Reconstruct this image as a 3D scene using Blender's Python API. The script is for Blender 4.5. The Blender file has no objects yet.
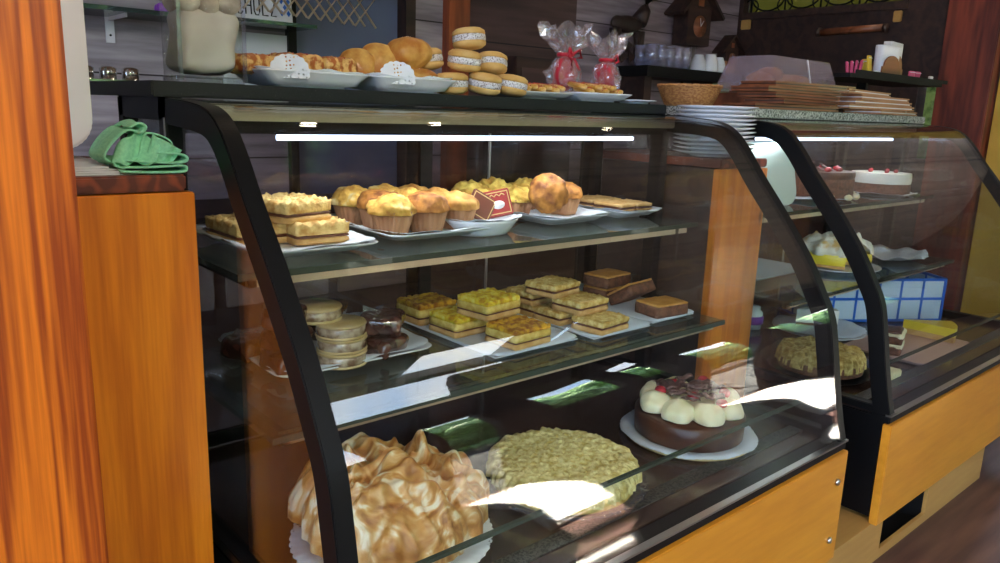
import bpy, bmesh, math, random
from math import sin, cos, pi, radians as R
from mathutils import Vector, Matrix, noise

S = bpy.context.scene
C = S.collection
random.seed(7)

# ------------------------------------------------------------------ camera, world, light, exposure
def setup_camera():
    cd = bpy.data.cameras.new('camera'); co = bpy.data.objects.new('camera', cd); C.objects.link(co)
    pitch, yaw, roll = R(12.535), R(48.821), R(1.9254)
    Fw = Vector((cos(yaw)*cos(pitch), sin(yaw)*cos(pitch), -sin(pitch)))
    r = Vector((sin(yaw), -cos(yaw), 0)); u = r.cross(Fw)
    r2 = r*cos(roll)+u*sin(roll); u2 = -r*sin(roll)+u*cos(roll)
    m = Matrix((r2, u2, -Fw)).transposed().to_4x4(); m.translation = Vector((0, 0, 1.2))
    co.matrix_world = m
    cd.sensor_width = 36; cd.lens = 36*768.78/1000; cd.clip_start = .02; cd.clip_end = 200
    S.camera = co
setup_camera()
S.view_settings.view_transform = 'Standard'
S.view_settings.look = 'None'
S.view_settings.gamma = 1
S.view_settings.use_curve_mapping = False
S.view_settings.exposure = -0.08
S.cycles.use_denoising = True
S.cycles.max_bounces = 10
S.cycles.transparent_max_bounces = 24
S.cycles.caustics_reflective = False
S.cycles.caustics_refractive = False
S.cycles.sample_clamp_indirect = 60

def setup_world():
    w = bpy.data.worlds.new('sky'); S.world = w; w.use_nodes = True
    nt = w.node_tree; nt.nodes.clear()
    out = nt.nodes.new('ShaderNodeOutputWorld'); bg = nt.nodes.new('ShaderNodeBackground')
    tc = nt.nodes.new('ShaderNodeTexCoord'); nz = nt.nodes.new('ShaderNodeTexNoise'); cr = nt.nodes.new('ShaderNodeValToRGB')
    nz.inputs['Scale'].default_value = 3; nz.inputs['Detail'].default_value = 5
    cr.color_ramp.elements[0].position = .42; cr.color_ramp.elements[0].color = (.35, .58, .95, 1)
    cr.color_ramp.elements[1].position = .58; cr.color_ramp.elements[1].color = (1, 1, 1, 1)
    nt.links.new(tc.outputs['Generated'], nz.inputs['Vector']); nt.links.new(nz.outputs['Fac'], cr.inputs[0])
    nt.links.new(cr.outputs[0], bg.inputs[0]); nt.links.new(bg.outputs[0], out.inputs[0])
    bg.inputs[1].default_value = 11.0
setup_world()

def lamp(name, kind, loc, energy, color, size=None, sizey=None, rot=(0, 0, 0), angle=None, spot=None):
    l = bpy.data.lights.new(name, kind); l.energy = energy; l.color = color
    if kind == 'AREA':
        l.shape = 'RECTANGLE'; l.size = size; l.size_y = sizey
    if kind in ('POINT', 'SPOT'): l.shadow_soft_size = size or .05
    if kind == 'SUN': l.angle = angle
    if spot: l.spot_size = spot; l.spot_blend = .6
    o = bpy.data.objects.new(name, l); C.objects.link(o); o.location = loc; o.rotation_euler = rot
    return o
# the sun comes over the street side (behind the photographer) and down into the open front
lamp('sun', 'SUN', (0, -5, 6), 130, (1, .93, .82), rot=(R(24), 0, 0), angle=R(.6))

# ------------------------------------------------------------------ materials
MATS = {}
def nodes(name):
    m = bpy.data.materials.new(name); m.use_nodes = True; nt = m.node_tree; nt.nodes.clear()
    o = nt.nodes.new('ShaderNodeOutputMaterial'); p = nt.nodes.new('ShaderNodeBsdfPrincipled')
    nt.links.new(p.outputs[0], o.inputs[0]); MATS[name] = m
    return m, nt, p, o
def mix2(nt, p, fac, c1, c2, lo=.4, hi=.6):
    cr = nt.nodes.new('ShaderNodeValToRGB'); e = cr.color_ramp.elements
    e[0].position = lo; e[0].color = (*c1, 1); e[1].position = hi; e[1].color = (*c2, 1)
    nt.links.new(fac, cr.inputs[0]); nt.links.new(cr.outputs[0], p.inputs['Base Color']); return cr
def mat(name, c1, c2=None, scale=30, rough=.6, metal=0, bump=0, detail=6, lo=.4, hi=.6, stretch=None, sss=0, coat=0, spec=.5, c3=None, bscale=None):
    m, nt, p, o = nodes(name)
    p.inputs['Base Color'].default_value = (*c1, 1); p.inputs['Roughness'].default_value = rough
    p.inputs['Metallic'].default_value = metal; p.inputs['Specular IOR Level'].default_value = spec
    p.inputs['Coat Weight'].default_value = coat; p.inputs['Coat Roughness'].default_value = .1
    if sss:
        p.inputs['Subsurface Weight'].default_value = sss; p.inputs['Subsurface Scale'].default_value = .006
    if c2 or bump:
        tc = nt.nodes.new('ShaderNodeTexCoord'); mp = nt.nodes.new('ShaderNodeMapping')
        nt.links.new(tc.outputs['Object'], mp.inputs[0])
        if stretch: mp.inputs['Scale'].default_value = stretch
        nz = nt.nodes.new('ShaderNodeTexNoise'); nz.inputs['Scale'].default_value = scale; nz.inputs['Detail'].default_value = detail
        nt.links.new(mp.outputs[0], nz.inputs['Vector'])
        if c2:
            cr = mix2(nt, p, nz.outputs['Fac'], c1, c2, lo, hi)
            if c3:
                e = cr.color_ramp.elements.new(min(.98, hi+.12)); e.color = (*c3, 1)
        if bump:
            n2 = nz
            if bscale:
                n2 = nt.nodes.new('ShaderNodeTexNoise'); n2.inputs['Scale'].default_value = bscale; n2.inputs['Detail'].default_value = 4
                nt.links.new(mp.outputs[0], n2.inputs['Vector'])
            b = nt.nodes.new('ShaderNodeBump'); b.inputs['Strength'].default_value = bump; b.inputs['Distance'].default_value = .004
            nt.links.new(n2.outputs['Fac'], b.inputs['Height']); nt.links.new(b.outputs[0], p.inputs['Normal'])
    return m
def wood(name, base, dark, knot=None, axis='z', scale=1.0, rough=.35, coat=.3, rings=14, contrast=.5, st=.12):
    """long wavy grain along one axis, finer fibres on top, a few knots"""
    m, nt, p, o = nodes(name)
    tc = nt.nodes.new('ShaderNodeTexCoord'); mp = nt.nodes.new('ShaderNodeMapping')
    st = {'x': (st, 1, 1), 'y': (1, st, 1), 'z': (1, 1, st)}[axis]
    mp.inputs['Scale'].default_value = tuple(s*scale for s in st)
    nt.links.new(tc.outputs['Object'], mp.inputs[0])
    n1 = nt.nodes.new('ShaderNodeTexNoise'); n1.inputs['Scale'].default_value = 4.5; n1.inputs['Detail'].default_value = 3
    nt.links.new(mp.outputs[0], n1.inputs['Vector'])
    mu = nt.nodes.new('ShaderNodeMath'); mu.operation = 'MULTIPLY'; mu.inputs[1].default_value = rings
    sn = nt.nodes.new('ShaderNodeMath'); sn.operation = 'SINE'
    nt.links.new(n1.outputs['Fac'], mu.inputs[0])
    m6 = nt.nodes.new('ShaderNodeMath'); m6.operation = 'MULTIPLY'; m6.inputs[1].default_value = 6.28
    nt.links.new(mu.outputs[0], m6.inputs[0]); nt.links.new(m6.outputs[0], sn.inputs[0])
    n2 = nt.nodes.new('ShaderNodeTexNoise'); n2.inputs['Scale'].default_value = 60; n2.inputs['Detail'].default_value = 5
    nt.links.new(mp.outputs[0], n2.inputs['Vector'])
    mr = nt.nodes.new('ShaderNodeMapRange'); mr.inputs['From Min'].default_value = -1; mr.inputs['From Max'].default_value = 1
    nt.links.new(sn.outputs[0], mr.inputs[0])
    mx = nt.nodes.new('ShaderNodeMath'); mx.operation = 'MULTIPLY_ADD'; mx.inputs[1].default_value = contrast
    nt.links.new(mr.outputs[0], mx.inputs[0])
    m3 = nt.nodes.new('ShaderNodeMath'); m3.operation = 'MULTIPLY'; m3.inputs[1].default_value = .75
    nt.links.new(n2.outputs['Fac'], m3.inputs[0]); nt.links.new(m3.outputs[0], mx.inputs[2])
    cr = mix2(nt, p, mx.outputs[0], base, dark, .2, .95)
    if knot:
        vo = nt.nodes.new('ShaderNodeTexVoronoi'); vo.inputs['Scale'].default_value = knot[0]
        mk = nt.nodes.new('ShaderNodeMapping'); k = {'x': (.45, 0, 1), 'y': (1, .45, 1), 'z': (1, 0, .40)}[axis]
        mk.inputs['Scale'].default_value = k; mk.inputs['Location'].default_value = knot[1]
        nt.links.new(tc.outputs['Object'], mk.inputs[0]); nt.links.new(mk.outputs[0], vo.inputs['Vector'])
        c2 = nt.nodes.new('ShaderNodeValToRGB'); e = c2.color_ramp.elements
        e[0].position = .03; e[0].color = (1, 1, 1, 1); e[1].position = .11; e[1].color = (0, 0, 0, 1)
        nt.links.new(vo.outputs['Distance'], c2.inputs[0])
        mc = nt.nodes.new('ShaderNodeMix'); mc.data_type = 'RGBA'
        nt.links.new(c2.outputs[0], mc.inputs[0]); nt.links.new(cr.outputs[0], mc.inputs[6]); mc.inputs[7].default_value = (*[d*.35 for d in dark], 1)
        nt.links.new(mc.outputs[2], p.inputs['Base Color'])
    p.inputs['Roughness'].default_value = rough; p.inputs['Coat Weight'].default_value = coat; p.inputs['Coat Roughness'].default_value = .15
    return m
def glass(name, tint=(.95, .97, .96), rough=0.0, ior=1.5, solid=0.0, scol=(.5, .6, .55)):
    m, nt, p, o = nodes(name); nt.nodes.remove(p)
    t = nt.nodes.new('ShaderNodeBsdfTransparent'); t.inputs[0].default_value = (*tint, 1)
    g = nt.nodes.new('ShaderNodeBsdfGlossy'); g.inputs['Roughness'].default_value = rough
    f = nt.nodes.new('ShaderNodeFresnel'); f.inputs[0].default_value = ior
    mx = nt.nodes.new('ShaderNodeMixShader')
    ge = nt.nodes.new('ShaderNodeNewGeometry'); ma = nt.nodes.new('ShaderNodeMath'); ma.operation = 'MULTIPLY_ADD'
    ma.inputs[1].default_value = 1/ior-ior; ma.inputs[2].default_value = ior      # same reflectance from both sides of a pane
    nt.links.new(ge.outputs['Backfacing'], ma.inputs[0]); nt.links.new(ma.outputs[0], f.inputs[0])
    nt.links.new(f.outputs[0], mx.inputs[0]); nt.links.new(g.outputs[0], mx.inputs[2])
    if solid:
        d = nt.nodes.new('ShaderNodeBsdfDiffuse'); d.inputs[0].default_value = (*scol, 1)
        m2 = nt.nodes.new('ShaderNodeMixShader'); m2.inputs[0].default_value = solid
        nt.links.new(t.outputs[0], m2.inputs[1]); nt.links.new(d.outputs[0], m2.inputs[2]); nt.links.new(m2.outputs[0], mx.inputs[1])
    else:
        nt.links.new(t.outputs[0], mx.inputs[1])
    nt.links.new(mx.outputs[0], o.inputs[0])
    return m
def emit(name, col, st):
    m, nt, p, o = nodes(name); nt.nodes.remove(p)
    e = nt.nodes.new('ShaderNodeEmission'); e.inputs[0].default_value = (*col, 1); e.inputs[1].default_value = st
    nt.links.new(e.outputs[0], o.inputs[0]); return m
def planks(name, c1, c2, gap, width, axis, rough=.7, grain='x', off=0):
    """boards with dark joints every `width` metres along `axis`"""
    m, nt, p, o = nodes(name)
    tc = nt.nodes.new('ShaderNodeTexCoord'); sp = nt.nodes.new('ShaderNodeSeparateXYZ'); nt.links.new(tc.outputs['Object'], sp.inputs[0])
    mp = nt.nodes.new('ShaderNodeMapping'); nt.links.new(tc.outputs['Object'], mp.inputs[0])
    mp.inputs['Scale'].default_value = {'x': (.1, 1, 1), 'y': (1, .1, 1), 'z': (1, 1, .1)}[grain]
    nz = nt.nodes.new('ShaderNodeTexNoise'); nz.inputs['Scale'].default_value = 22; nz.inputs['Detail'].default_value = 8
    nt.links.new(mp.outputs[0], nz.inputs['Vector'])
    cr = mix2(nt, p, nz.outputs['Fac'], c1, c2, .38, .66)
    a = nt.nodes.new('ShaderNodeMath'); a.operation = 'ADD'; a.inputs[1].default_value = 50+off; nt.links.new(sp.outputs['xyz'.index(axis)], a.inputs[0])
    d = nt.nodes.new('ShaderNodeMath'); d.operation = 'DIVIDE'; d.inputs[1].default_value = width; nt.links.new(a.outputs[0], d.inputs[0])
    fr = nt.nodes.new('ShaderNodeMath'); fr.operation = 'FRACT'; nt.links.new(d.outputs[0], fr.inputs[0])
    lt = nt.nodes.new('ShaderNodeMath'); lt.operation = 'LESS_THAN'; lt.inputs[1].default_value = .006/width; nt.links.new(fr.outputs[0], lt.inputs[0])
    mc = nt.nodes.new('ShaderNodeMix'); mc.data_type = 'RGBA'; mc.inputs[7].default_value = (*gap, 1)
    nt.links.new(lt.outputs[0], mc.inputs[0]); nt.links.new(cr.outputs[0], mc.inputs[6]); nt.links.new(mc.outputs[2], p.inputs['Base Color'])
    p.inputs['Roughness'].default_value = rough
    return m
def lace(name, col=(.8, .82, .86), scale=90, hole=.16, rough=.8):
    """paper doily: rows of small punched holes"""
    m, nt, p, o = nodes(name); p.inputs['Base Color'].default_value = (*col, 1); p.inputs['Roughness'].default_value = rough
    tc = nt.nodes.new('ShaderNodeTexCoord'); v = nt.nodes.new('ShaderNodeTexVoronoi'); v.inputs['Scale'].default_value = scale; v.inputs['Randomness'].default_value = .35
    nt.links.new(tc.outputs['Object'], v.inputs['Vector'])
    lt = nt.nodes.new('ShaderNodeMath'); lt.operation = 'LESS_THAN'; lt.inputs[1].default_value = hole; nt.links.new(v.outputs['Distance'], lt.inputs[0])
    t = nt.nodes.new('ShaderNodeBsdfTransparent'); mx = nt.nodes.new('ShaderNodeMixShader')
    nt.links.new(lt.outputs[0], mx.inputs[0]); nt.links.new(p.outputs[0], mx.inputs[1]); nt.links.new(t.outputs[0], mx.inputs[2]); nt.links.new(mx.outputs[0], o.inputs[0])
    return m

def toasted(name):
    """meringue: cream folds running into caramel brown, a long marbled pattern of its own"""
    m, nt, p, o = nodes(name)
    tc = nt.nodes.new('ShaderNodeTexCoord'); n0 = nt.nodes.new('ShaderNodeTexNoise'); n0.inputs['Scale'].default_value = 8; n0.inputs['Detail'].default_value = 2
    nt.links.new(tc.outputs['Object'], n0.inputs['Vector'])
    sc = nt.nodes.new('ShaderNodeVectorMath'); sc.operation = 'SCALE'; sc.inputs['Scale'].default_value = .26
    nt.links.new(n0.outputs['Color'], sc.inputs[0])
    ad = nt.nodes.new('ShaderNodeVectorMath'); ad.operation = 'ADD'; nt.links.new(tc.outputs['Object'], ad.inputs[0]); nt.links.new(sc.outputs[0], ad.inputs[1])
    mp = nt.nodes.new('ShaderNodeMapping'); mp.inputs['Scale'].default_value = (1, 2.3, 1.4); nt.links.new(ad.outputs[0], mp.inputs[0])
    n1 = nt.nodes.new('ShaderNodeTexNoise'); n1.inputs['Scale'].default_value = 17; n1.inputs['Detail'].default_value = 2.5
    nt.links.new(mp.outputs[0], n1.inputs['Vector'])
    cr = mix2(nt, p, n1.outputs['Fac'], (.32, .12, .025), (.54, .26, .07), .34, .47)
    e = cr.color_ramp.elements.new(.55); e.color = (.66, .40, .16, 1)
    e = cr.color_ramp.elements.new(.63); e.color = (.80, .70, .50, 1)
    p.inputs['Roughness'].default_value = .4; p.inputs['Subsurface Weight'].default_value = .1; p.inputs['Subsurface Scale'].default_value = .005
    return m
M = dict(
 pillar=wood('pillar_pine', (.74, .18, .010), (.26, .040, .004), knot=(6, (.3, .2, .1)), rings=7, contrast=.55, scale=5, st=.025),
 board=wood('board_pine', (.84, .27, .014), (.54, .125, .008), knot=(9, (.12, .33, .18)), rings=5, contrast=.4, scale=3, st=.05),
 redwood=wood('red_wood', (.30, .055, .025), (.10, .018, .010), rings=6, axis='z', rough=.5),
 capwood=wood('cap_end_grain', (.30, .06, .02), (.10, .018, .008), rings=22, axis='y', rough=.4, contrast=.8),
 panelwood=wood('golden_plywood', (.76, .33, .030), (.54, .20, .014), rings=4, axis='x', contrast=.3, rough=.3),
 plinthwood=wood('plinth_plywood', (.56, .32, .09), (.42, .22, .055), rings=4, axis='x', contrast=.3, rough=.5),
 darkwood=wood('dark_wood', (.055, .024, .016), (.022, .010, .008), rings=7, axis='x', rough=.6, coat=0),
 menuwood=wood('menu_wood', (.30, .095, .035), (.15, .045, .018), rings=6, axis='x', rough=.45),
 menulight=wood('menu_wood_light', (.50, .24, .10), (.30, .12, .05), rings=6, axis='x', rough=.45),
 orangepost=wood('orange_post_wood', (.42, .085, .02), (.20, .035, .01), rings=6, rough=.5),
 whitepl=planks('whitewashed_planks', (.22, .18, .20), (.48, .41, .44), (.03, .02, .02), .30, 'z', off=.02),
 whitepl2=planks('whitewashed_planks_fine', (.18, .13, .15), (.36, .28, .31), (.05, .03, .03), .17, 'z'),
 darkpl=planks('dark_planks', (.060, .030, .028), (.11, .055, .05), (.01, .005, .005), .28, 'z'),
 ceil=planks('ceiling_planks', (.20, .13, .09), (.30, .21, .15), (.03, .015, .01), .14, 'y', grain='x'),
 blue=mat('blue_grey_paint', (.115, .14, .235), (.13, .155, .26), scale=3, rough=.6),
 floor=planks('floor_boards', (.075, .035, .028), (.15, .075, .055), (.02, .01, .008), .5, 'y', rough=.45),
 black=mat('black_metal', (.004, .004, .0045), rough=.45, spec=.18),
 blackmatt=mat('black_matt', (.006, .006, .006), rough=.6, spec=.2),
 slab=mat('black_granite', (.010, .010, .011), (.05, .05, .05), scale=260, rough=.5, spec=.3, lo=.62, hi=.75),
 granite=mat('speckled_granite', (.06, .065, .055), (.55, .55, .50), scale=180, rough=.35, lo=.42, hi=.58),
 steel=mat('brushed_steel', (.55, .53, .50), rough=.3, metal=1),
 tansteel=mat('warm_aluminium', (.55, .45, .33), rough=.38, metal=.9),
 chrome=mat('chrome', (.75, .75, .75), rough=.12, metal=1),
 deck=mat('bronze_deck', (.045, .024, .018), (.06, .034, .026), scale=4, rough=.22, coat=.4),
 vent=mat('perforated_grille', (.012, .012, .011), (.09, .085, .075), scale=260, rough=.4, metal=.3, lo=.46, hi=.5),
 rubber=mat('black_rubber', (.01, .01, .01), rough=.7),
 glass=glass('clear_glass'),
 shelfg=glass('shelf_glass', tint=(.72, .80, .76), solid=.08, scol=(.35, .42, .38)),
 edgeg=glass('green_glass_edge', tint=(.12, .20, .16), solid=.5, scol=(.10, .13, .10)),
 rearg=glass('rear_glass', tint=(.72, .70, .74)),
 white=mat('white_china', (.78, .79, .82), rough=.25, coat=.3),
 greychina=mat('grey_white_china', (.62, .63, .60), rough=.3, coat=.2),
 whitepl_=mat('white_plastic', (.80, .76, .80), rough=.4),
 paper=mat('paper', (.72, .72, .76), rough=.9),
 lace=lace('paper_lace', scale=130, hole=.26), lace2=lace('paper_lace_bluish', (.66, .72, .80), 130, .24),
 acrylic=glass('acrylic', tint=(.86, .80, .84), solid=.16, scol=(.7, .6, .66)),
 cello=glass('cellophane', tint=(.9, .86, .88), rough=.12, ior=2.2, solid=.16, scol=(.9, .8, .85)),
 wrap=glass('wrapping_film', tint=(.95, .95, .95), rough=.08, ior=1.7),
 drink=glass('tumbler_glass', tint=(.88, .88, .94), ior=1.6, solid=.06, scol=(.6, .6, .75)),
)

# ------------------------------------------------------------------ mesh helpers
class MB:
    def __init__(s): s.v = []; s.f = []; s.sm = []
    def add(s, vs, fs, smooth=False):
        b = len(s.v); s.v += [tuple(v) for v in vs]; s.f += [tuple(i+b for i in f) for f in fs]; s.sm += [smooth]*len(fs); return s
    def box(s, x0, x1, y0, y1, z0, z1, rot=None, piv=None):
        vs = [Vector((x, y, z)) for z in (z0, z1) for y in (y0, y1) for x in (x0, x1)]
        if rot:
            c = Vector(piv) if piv else sum(vs, Vector())/8
            vs = [c+rot @ (v-c) for v in vs]
        return s.add(vs, [(0, 2, 3, 1), (4, 5, 7, 6), (0, 1, 5, 4), (2, 6, 7, 3), (0, 4, 6, 2), (1, 3, 7, 5)])
    def lathe(s, prof, seg=32, c=(0, 0, 0), fn=None, smooth=True, sx=1, sy=1):
        vs = []; fs = []
        for j, (r, z) in enumerate(prof):
            for i in range(seg):
                a = 2*pi*i/seg; rr, zz = (r, z) if fn is None else fn(r, z, a, j)
                vs.append((c[0]+rr*cos(a)*sx, c[1]+rr*sin(a)*sy, c[2]+zz))
        n = len(prof)
        for j in range(n-1):
            for i in range(seg):
                k = (i+1) % seg; fs.append((j*seg+i, j*seg+k, (j+1)*seg+k, (j+1)*seg+i))
        if prof[0][0] > 1e-6: fs.append(tuple(reversed(range(seg))))
        if prof[-1][0] > 1e-6: fs.append(tuple((n-1)*seg+i for i in range(seg)))
        return s.add(vs, fs, smooth)
    def tube(s, pts, r, seg=8, closed=False):
        pts = [Vector(p) for p in pts]; n = len(pts); vs = []; fs = []
        for i, p in enumerate(pts):
            a = pts[(i-1) % n] if (i or closed) else p; b = pts[(i+1) % n] if (i < n-1 or closed) else p
            t = (b-a).normalized(); up = Vector((0, 0, 1)) if abs(t.z) < .9 else Vector((1, 0, 0))
            u = t.cross(up).normalized(); w = u.cross(t)
            rr = r[i] if isinstance(r, (list, tuple)) else r
            for k in range(seg):
                q = 2*pi*k/seg; vs.append(p+u*rr*cos(q)+w*rr*sin(q))
        for i in range(n if closed else n-1):
            j = (i+1) % n
            for k in range(seg):
                l = (k+1) % seg; fs.append((i*seg+k, i*seg+l, j*seg+l, j*seg+k))
        if not closed: fs += [tuple(reversed(range(seg))), tuple((n-1)*seg+k for k in range(seg))]
        return s.add(vs, fs, True)
    def loft(s, rings, smooth=False, cap0=True, cap1=True):
        n = len(rings[0]); vs = [p for r in rings for p in r]; fs = []
        for j in range(len(rings)-1):
            for i in range(n):
                k = (i+1) % n; fs.append((j*n+i, j*n+k, (j+1)*n+k, (j+1)*n+i))
        if cap0: fs.append(tuple(reversed(range(n))))
        if cap1: fs.append(tuple((len(rings)-1)*n+i for i in range(n)))
        return s.add(vs, fs, smooth)
    def rbox(s, w, d, h, r=.01, n=8, amp=0, fr=60, seed=0, c=(0, 0, 0), topamp=None, warp=0):
        """rounded block, base at c, optionally lumpy (topamp: extra lumps on the upper face)"""
        hs = (w/2, d/2, h/2); vs = []; fs = []; idx = {}
        step = max(w, d, h)/n; N = [max(2, int(round(q/step))) for q in (w, d, h)]
        def P(i, j, k):
            if (i, j, k) in idx: return idx[(i, j, k)]
            q = Vector([-hs[a]+2*hs[a]*t/N[a] for a, t in enumerate((i, j, k))])
            inner = Vector([max(-hs[a]+r, min(hs[a]-r, q[a])) if hs[a] > r else 0 for a in range(3)])
            dv = q-inner
            nn = dv.normalized() if dv.length > 1e-9 else Vector((0, 0, 0))
            p_ = inner+nn*r if dv.length > 1e-9 else q
            if nn.length < .1: nn = Vector((0, 0, 1))
            sd = Vector((seed*7.3, seed*3.1, 0))
            a_ = amp+(topamp if topamp and k == N[2] else (topamp or 0)*.5 if topamp and nn.z > .2 else 0)
            if a_: p_ = p_+nn*a_*noise.fractal(p_*fr+sd, 1, 2, 2)
            if warp: p_ = p_+Vector(noise.noise_vector(p_*12+sd))*warp
            idx[(i, j, k)] = len(vs); vs.append((p_.x+c[0], p_.y+c[1], p_.z+h/2+c[2])); return idx[(i, j, k)]
        for ax in range(3):
            a, b = [q for q in range(3) if q != ax]
            for side in (0, N[ax]):
                for i in range(N[a]):
                    for j in range(N[b]):
                        q = []
                        for (di, dj) in ((0, 0), (1, 0), (1, 1), (0, 1)):
                            t = [0, 0, 0]; t[ax] = side; t[a] = i+di; t[b] = j+dj; q.append(P(*t))
                        flip = (side == 0) ^ (ax == 1)
                        fs.append(tuple(reversed(q)) if flip else tuple(q))
        return s.add(vs, fs, True)
    def blob(s, rx, ry, rz, sub=3, amp=0, fr=40, seed=0, c=(0, 0, 0), flat=None):
        bm = bmesh.new(); bmesh.ops.create_icosphere(bm, subdivisions=sub, radius=1)
        vs = []
        for v in bm.verts:
            n = v.co.copy(); p_ = Vector((n.x*rx, n.y*ry, n.z*rz))
            if amp: p_ += n*amp*noise.fractal(p_*fr+Vector((seed*5.1, seed*2.3, seed)), 1, 2, 2)
            if flat is not None and p_.z < flat: p_.z = flat
            vs.append((p_.x+c[0], p_.y+c[1], p_.z+c[2]))
        fs = [tuple(v.index for v in f.verts) for f in bm.faces]; bm.free()
        return s.add(vs, fs, True)
    def grid(s, fn, nu, nv, smooth=True, closed=False):
        vs = [fn(i/nu, j/nv) for j in range(nv+1) for i in range(nu+1)]
        fs = [(j*(nu+1)+i, j*(nu+1)+i+1, (j+1)*(nu+1)+i+1, (j+1)*(nu+1)+i) for j in range(nv) for i in range(nu)]
        return s.add(vs, fs, smooth)
    def rot(s, m, piv=(0, 0, 0)):
        pv = Vector(piv); s.v = [tuple(pv+m @ (Vector(v)-pv)) for v in s.v]; return s
    def move(s, d): s.v = [(a+d[0], b+d[1], c+d[2]) for a, b, c in s.v]; return s
    def build(s, name, m, parent=None, bevel=0, solid=0, loc=None, sub=0):
        me = bpy.data.meshes.new(name); me.from_pydata(s.v, [], s.f); me.update()
        me.polygons.foreach_set('use_smooth', s.sm)
        bm = bmesh.new(); bm.from_mesh(me)
        bmesh.ops.recalc_face_normals(bm, faces=bm.faces)
        if bevel: bmesh.ops.bevel(bm, geom=[e for e in bm.edges], offset=bevel, segments=2, affect='EDGES', clamp_overlap=True)
        bm.to_mesh(me); bm.free(); me.validate()
        o = bpy.data.objects.new(name, me); C.objects.link(o)
        mm = (M.get(m) or MATS[m]) if isinstance(m, str) else m
        me.materials.append(mm)
        if solid:
            md = o.modifiers.new('solid', 'SOLIDIFY'); md.thickness = solid; md.offset = 0
        if sub:
            md = o.modifiers.new('sub', 'SUBSURF'); md.levels = sub; md.render_levels = sub
        if parent: o.parent = parent
        if loc: o.location = loc
        return o
def rr(w, d, r, z, n=5, c=(0, 0)):
    pts = []
    for sx, sy, a0 in ((1, 1, 0), (-1, 1, pi/2), (-1, -1, pi), (1, -1, 3*pi/2)):
        for i in range(n+1):
            a = a0+pi/2*i/n; pts.append((c[0]+sx*(w/2-r)+r*cos(a), c[1]+sy*(d/2-r)+r*sin(a), z))
    return pts
def thing(name, label, cat, loc=(0, 0, 0), rz=0, group=None, rot=None):
    o = bpy.data.objects.new(name, None); C.objects.link(o); o.location = loc; o.empty_display_size = .02
    o.rotation_euler = rot if rot else (0, 0, rz); o['label'] = label; o['category'] = cat
    if group: o['group'] = group
    return o
def tag(o, label, cat, group=None, kind=None):
    o['label'] = label; o['category'] = cat
    if group: o['group'] = group
    if kind: o['kind'] = kind
    return o
def struct(o, label=None):
    o['kind'] = 'structure'
    if label: o['label'] = label
    return o
KIDS = {}
def dup(root, loc=None, rz=None, label=None, group=None, rot=None, scale=None):
    def cp(o, par):
        c = o.copy(); C.objects.link(c)
        c.parent = par
        for ch in [q for q in bpy.data.objects if q.parent == o]: cp(ch, c)
        return c
    c = cp(root, None)
    if loc is not None: c.location = loc
    if rot is not None: c.rotation_euler = rot
    elif rz is not None: c.rotation_euler = (0, 0, rz)
    if scale: c.scale = scale if isinstance(scale, tuple) else (scale,)*3
    if label: c['label'] = label
    if group: c['group'] = group
    return c
def series(make, items, group=None):
    """first item is the original, the rest are copies; items: (loc, rot or rz, label[, scale])"""
    out = []; first = None
    for it in items:
        loc, rot, lab = it[:3]; sc = it[3] if len(it) > 3 else None
        if first is None:
            first = make(); o = first; o.location = loc; o['label'] = lab
            if isinstance(rot, tuple): o.rotation_euler = rot
            else: o.rotation_euler = (0, 0, rot)
        else:
            o = dup(first, loc, None if isinstance(rot, tuple) else rot, lab, None, rot if isinstance(rot, tuple) else None)
        if sc: o.scale = sc if isinstance(sc, tuple) else (sc,)*3
        elif o is not first: o.scale = (1, 1, 1)
        if group: o['group'] = group
        out.append(o)
    return out

# ------------------------------------------------------------------ the setting
def bx(name, x0, x1, y0, y1, z0, z1, m, parent=None, bevel=0):
    return MB().box(x0, x1, y0, y1, z0, z1).build(name, m, parent, bevel=bevel)
struct(bx('floor', -2.5, 9, -1.9, 3.1, -.1, 0, 'floor'))
cl_ = MB()
# boarded ceiling; skylight panes and front gap added so the glass mirrors sky
for a in ((-2.5, 9, -1.20, 3.1), (-2.5, 2.45, -1.76, -1.20), (3.28, 3.70, -1.76, -1.20), (3.90, 9, -1.76, -1.20), (2.45, 9, -1.76, -1.68), (-2.5, 1.5, -1.9, -1.76), (3.5, 9, -1.9, -1.76)):
    cl_.box(a[0], a[1], a[2], a[3], 2.7, 2.8)
struct(cl_.build('ceiling', 'ceil'))
matm = mat('pale_reflector_mat', (.62, .60, .56), (.75, .72, .66), scale=90, rough=.9)  # pale mats added where sun lands, to give bright reflections in the glass
tag(bx('reflector_mat', 2.32, 2.84, -1.78, -1.06, 0, .012, matm, bevel=.004), 'pale mat added as a reflector inside the open entrance door', 'reflector_mat')
tag(bx('reflector_mat', 4.74, 5.62, -1.78, -1.00, 0, .012, matm, bevel=.004), 'pale wide mat added as a reflector inside the second entrance', 'reflector_mat')
# back wall, made of the stretches the photo shows
struct(bx('wall_back', -2.5, 1.455, 3.0, 3.1, 0, 2.7, 'whitepl'))
struct(bx('wall_back_blue', 1.46, 1.99, 3.02, 3.1, 0, 2.7, 'blue'))
struct(bx('wall_back_boards', 2.03, 2.215, 2.98, 3.1, 0, 2.7, 'whitepl'))
struct(bx('wall_back_dark', 2.325, 3.10, 3.0, 3.1, 0, 2.7, 'darkpl'))
struct(bx('wall_back_pale', 3.10, 4.62, 3.0, 3.1, 0, 2.7, 'whitepl2'))
struct(MB().box(-2.6, -2.5, .9, 3.1, 0, 2.7).box(-2.6, -2.5, -1.9, .9, 0, .6).box(-2.6, -2.5, -1.9, .9, 2.4, 2.7).build('wall_left', 'whitepl'))
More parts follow.
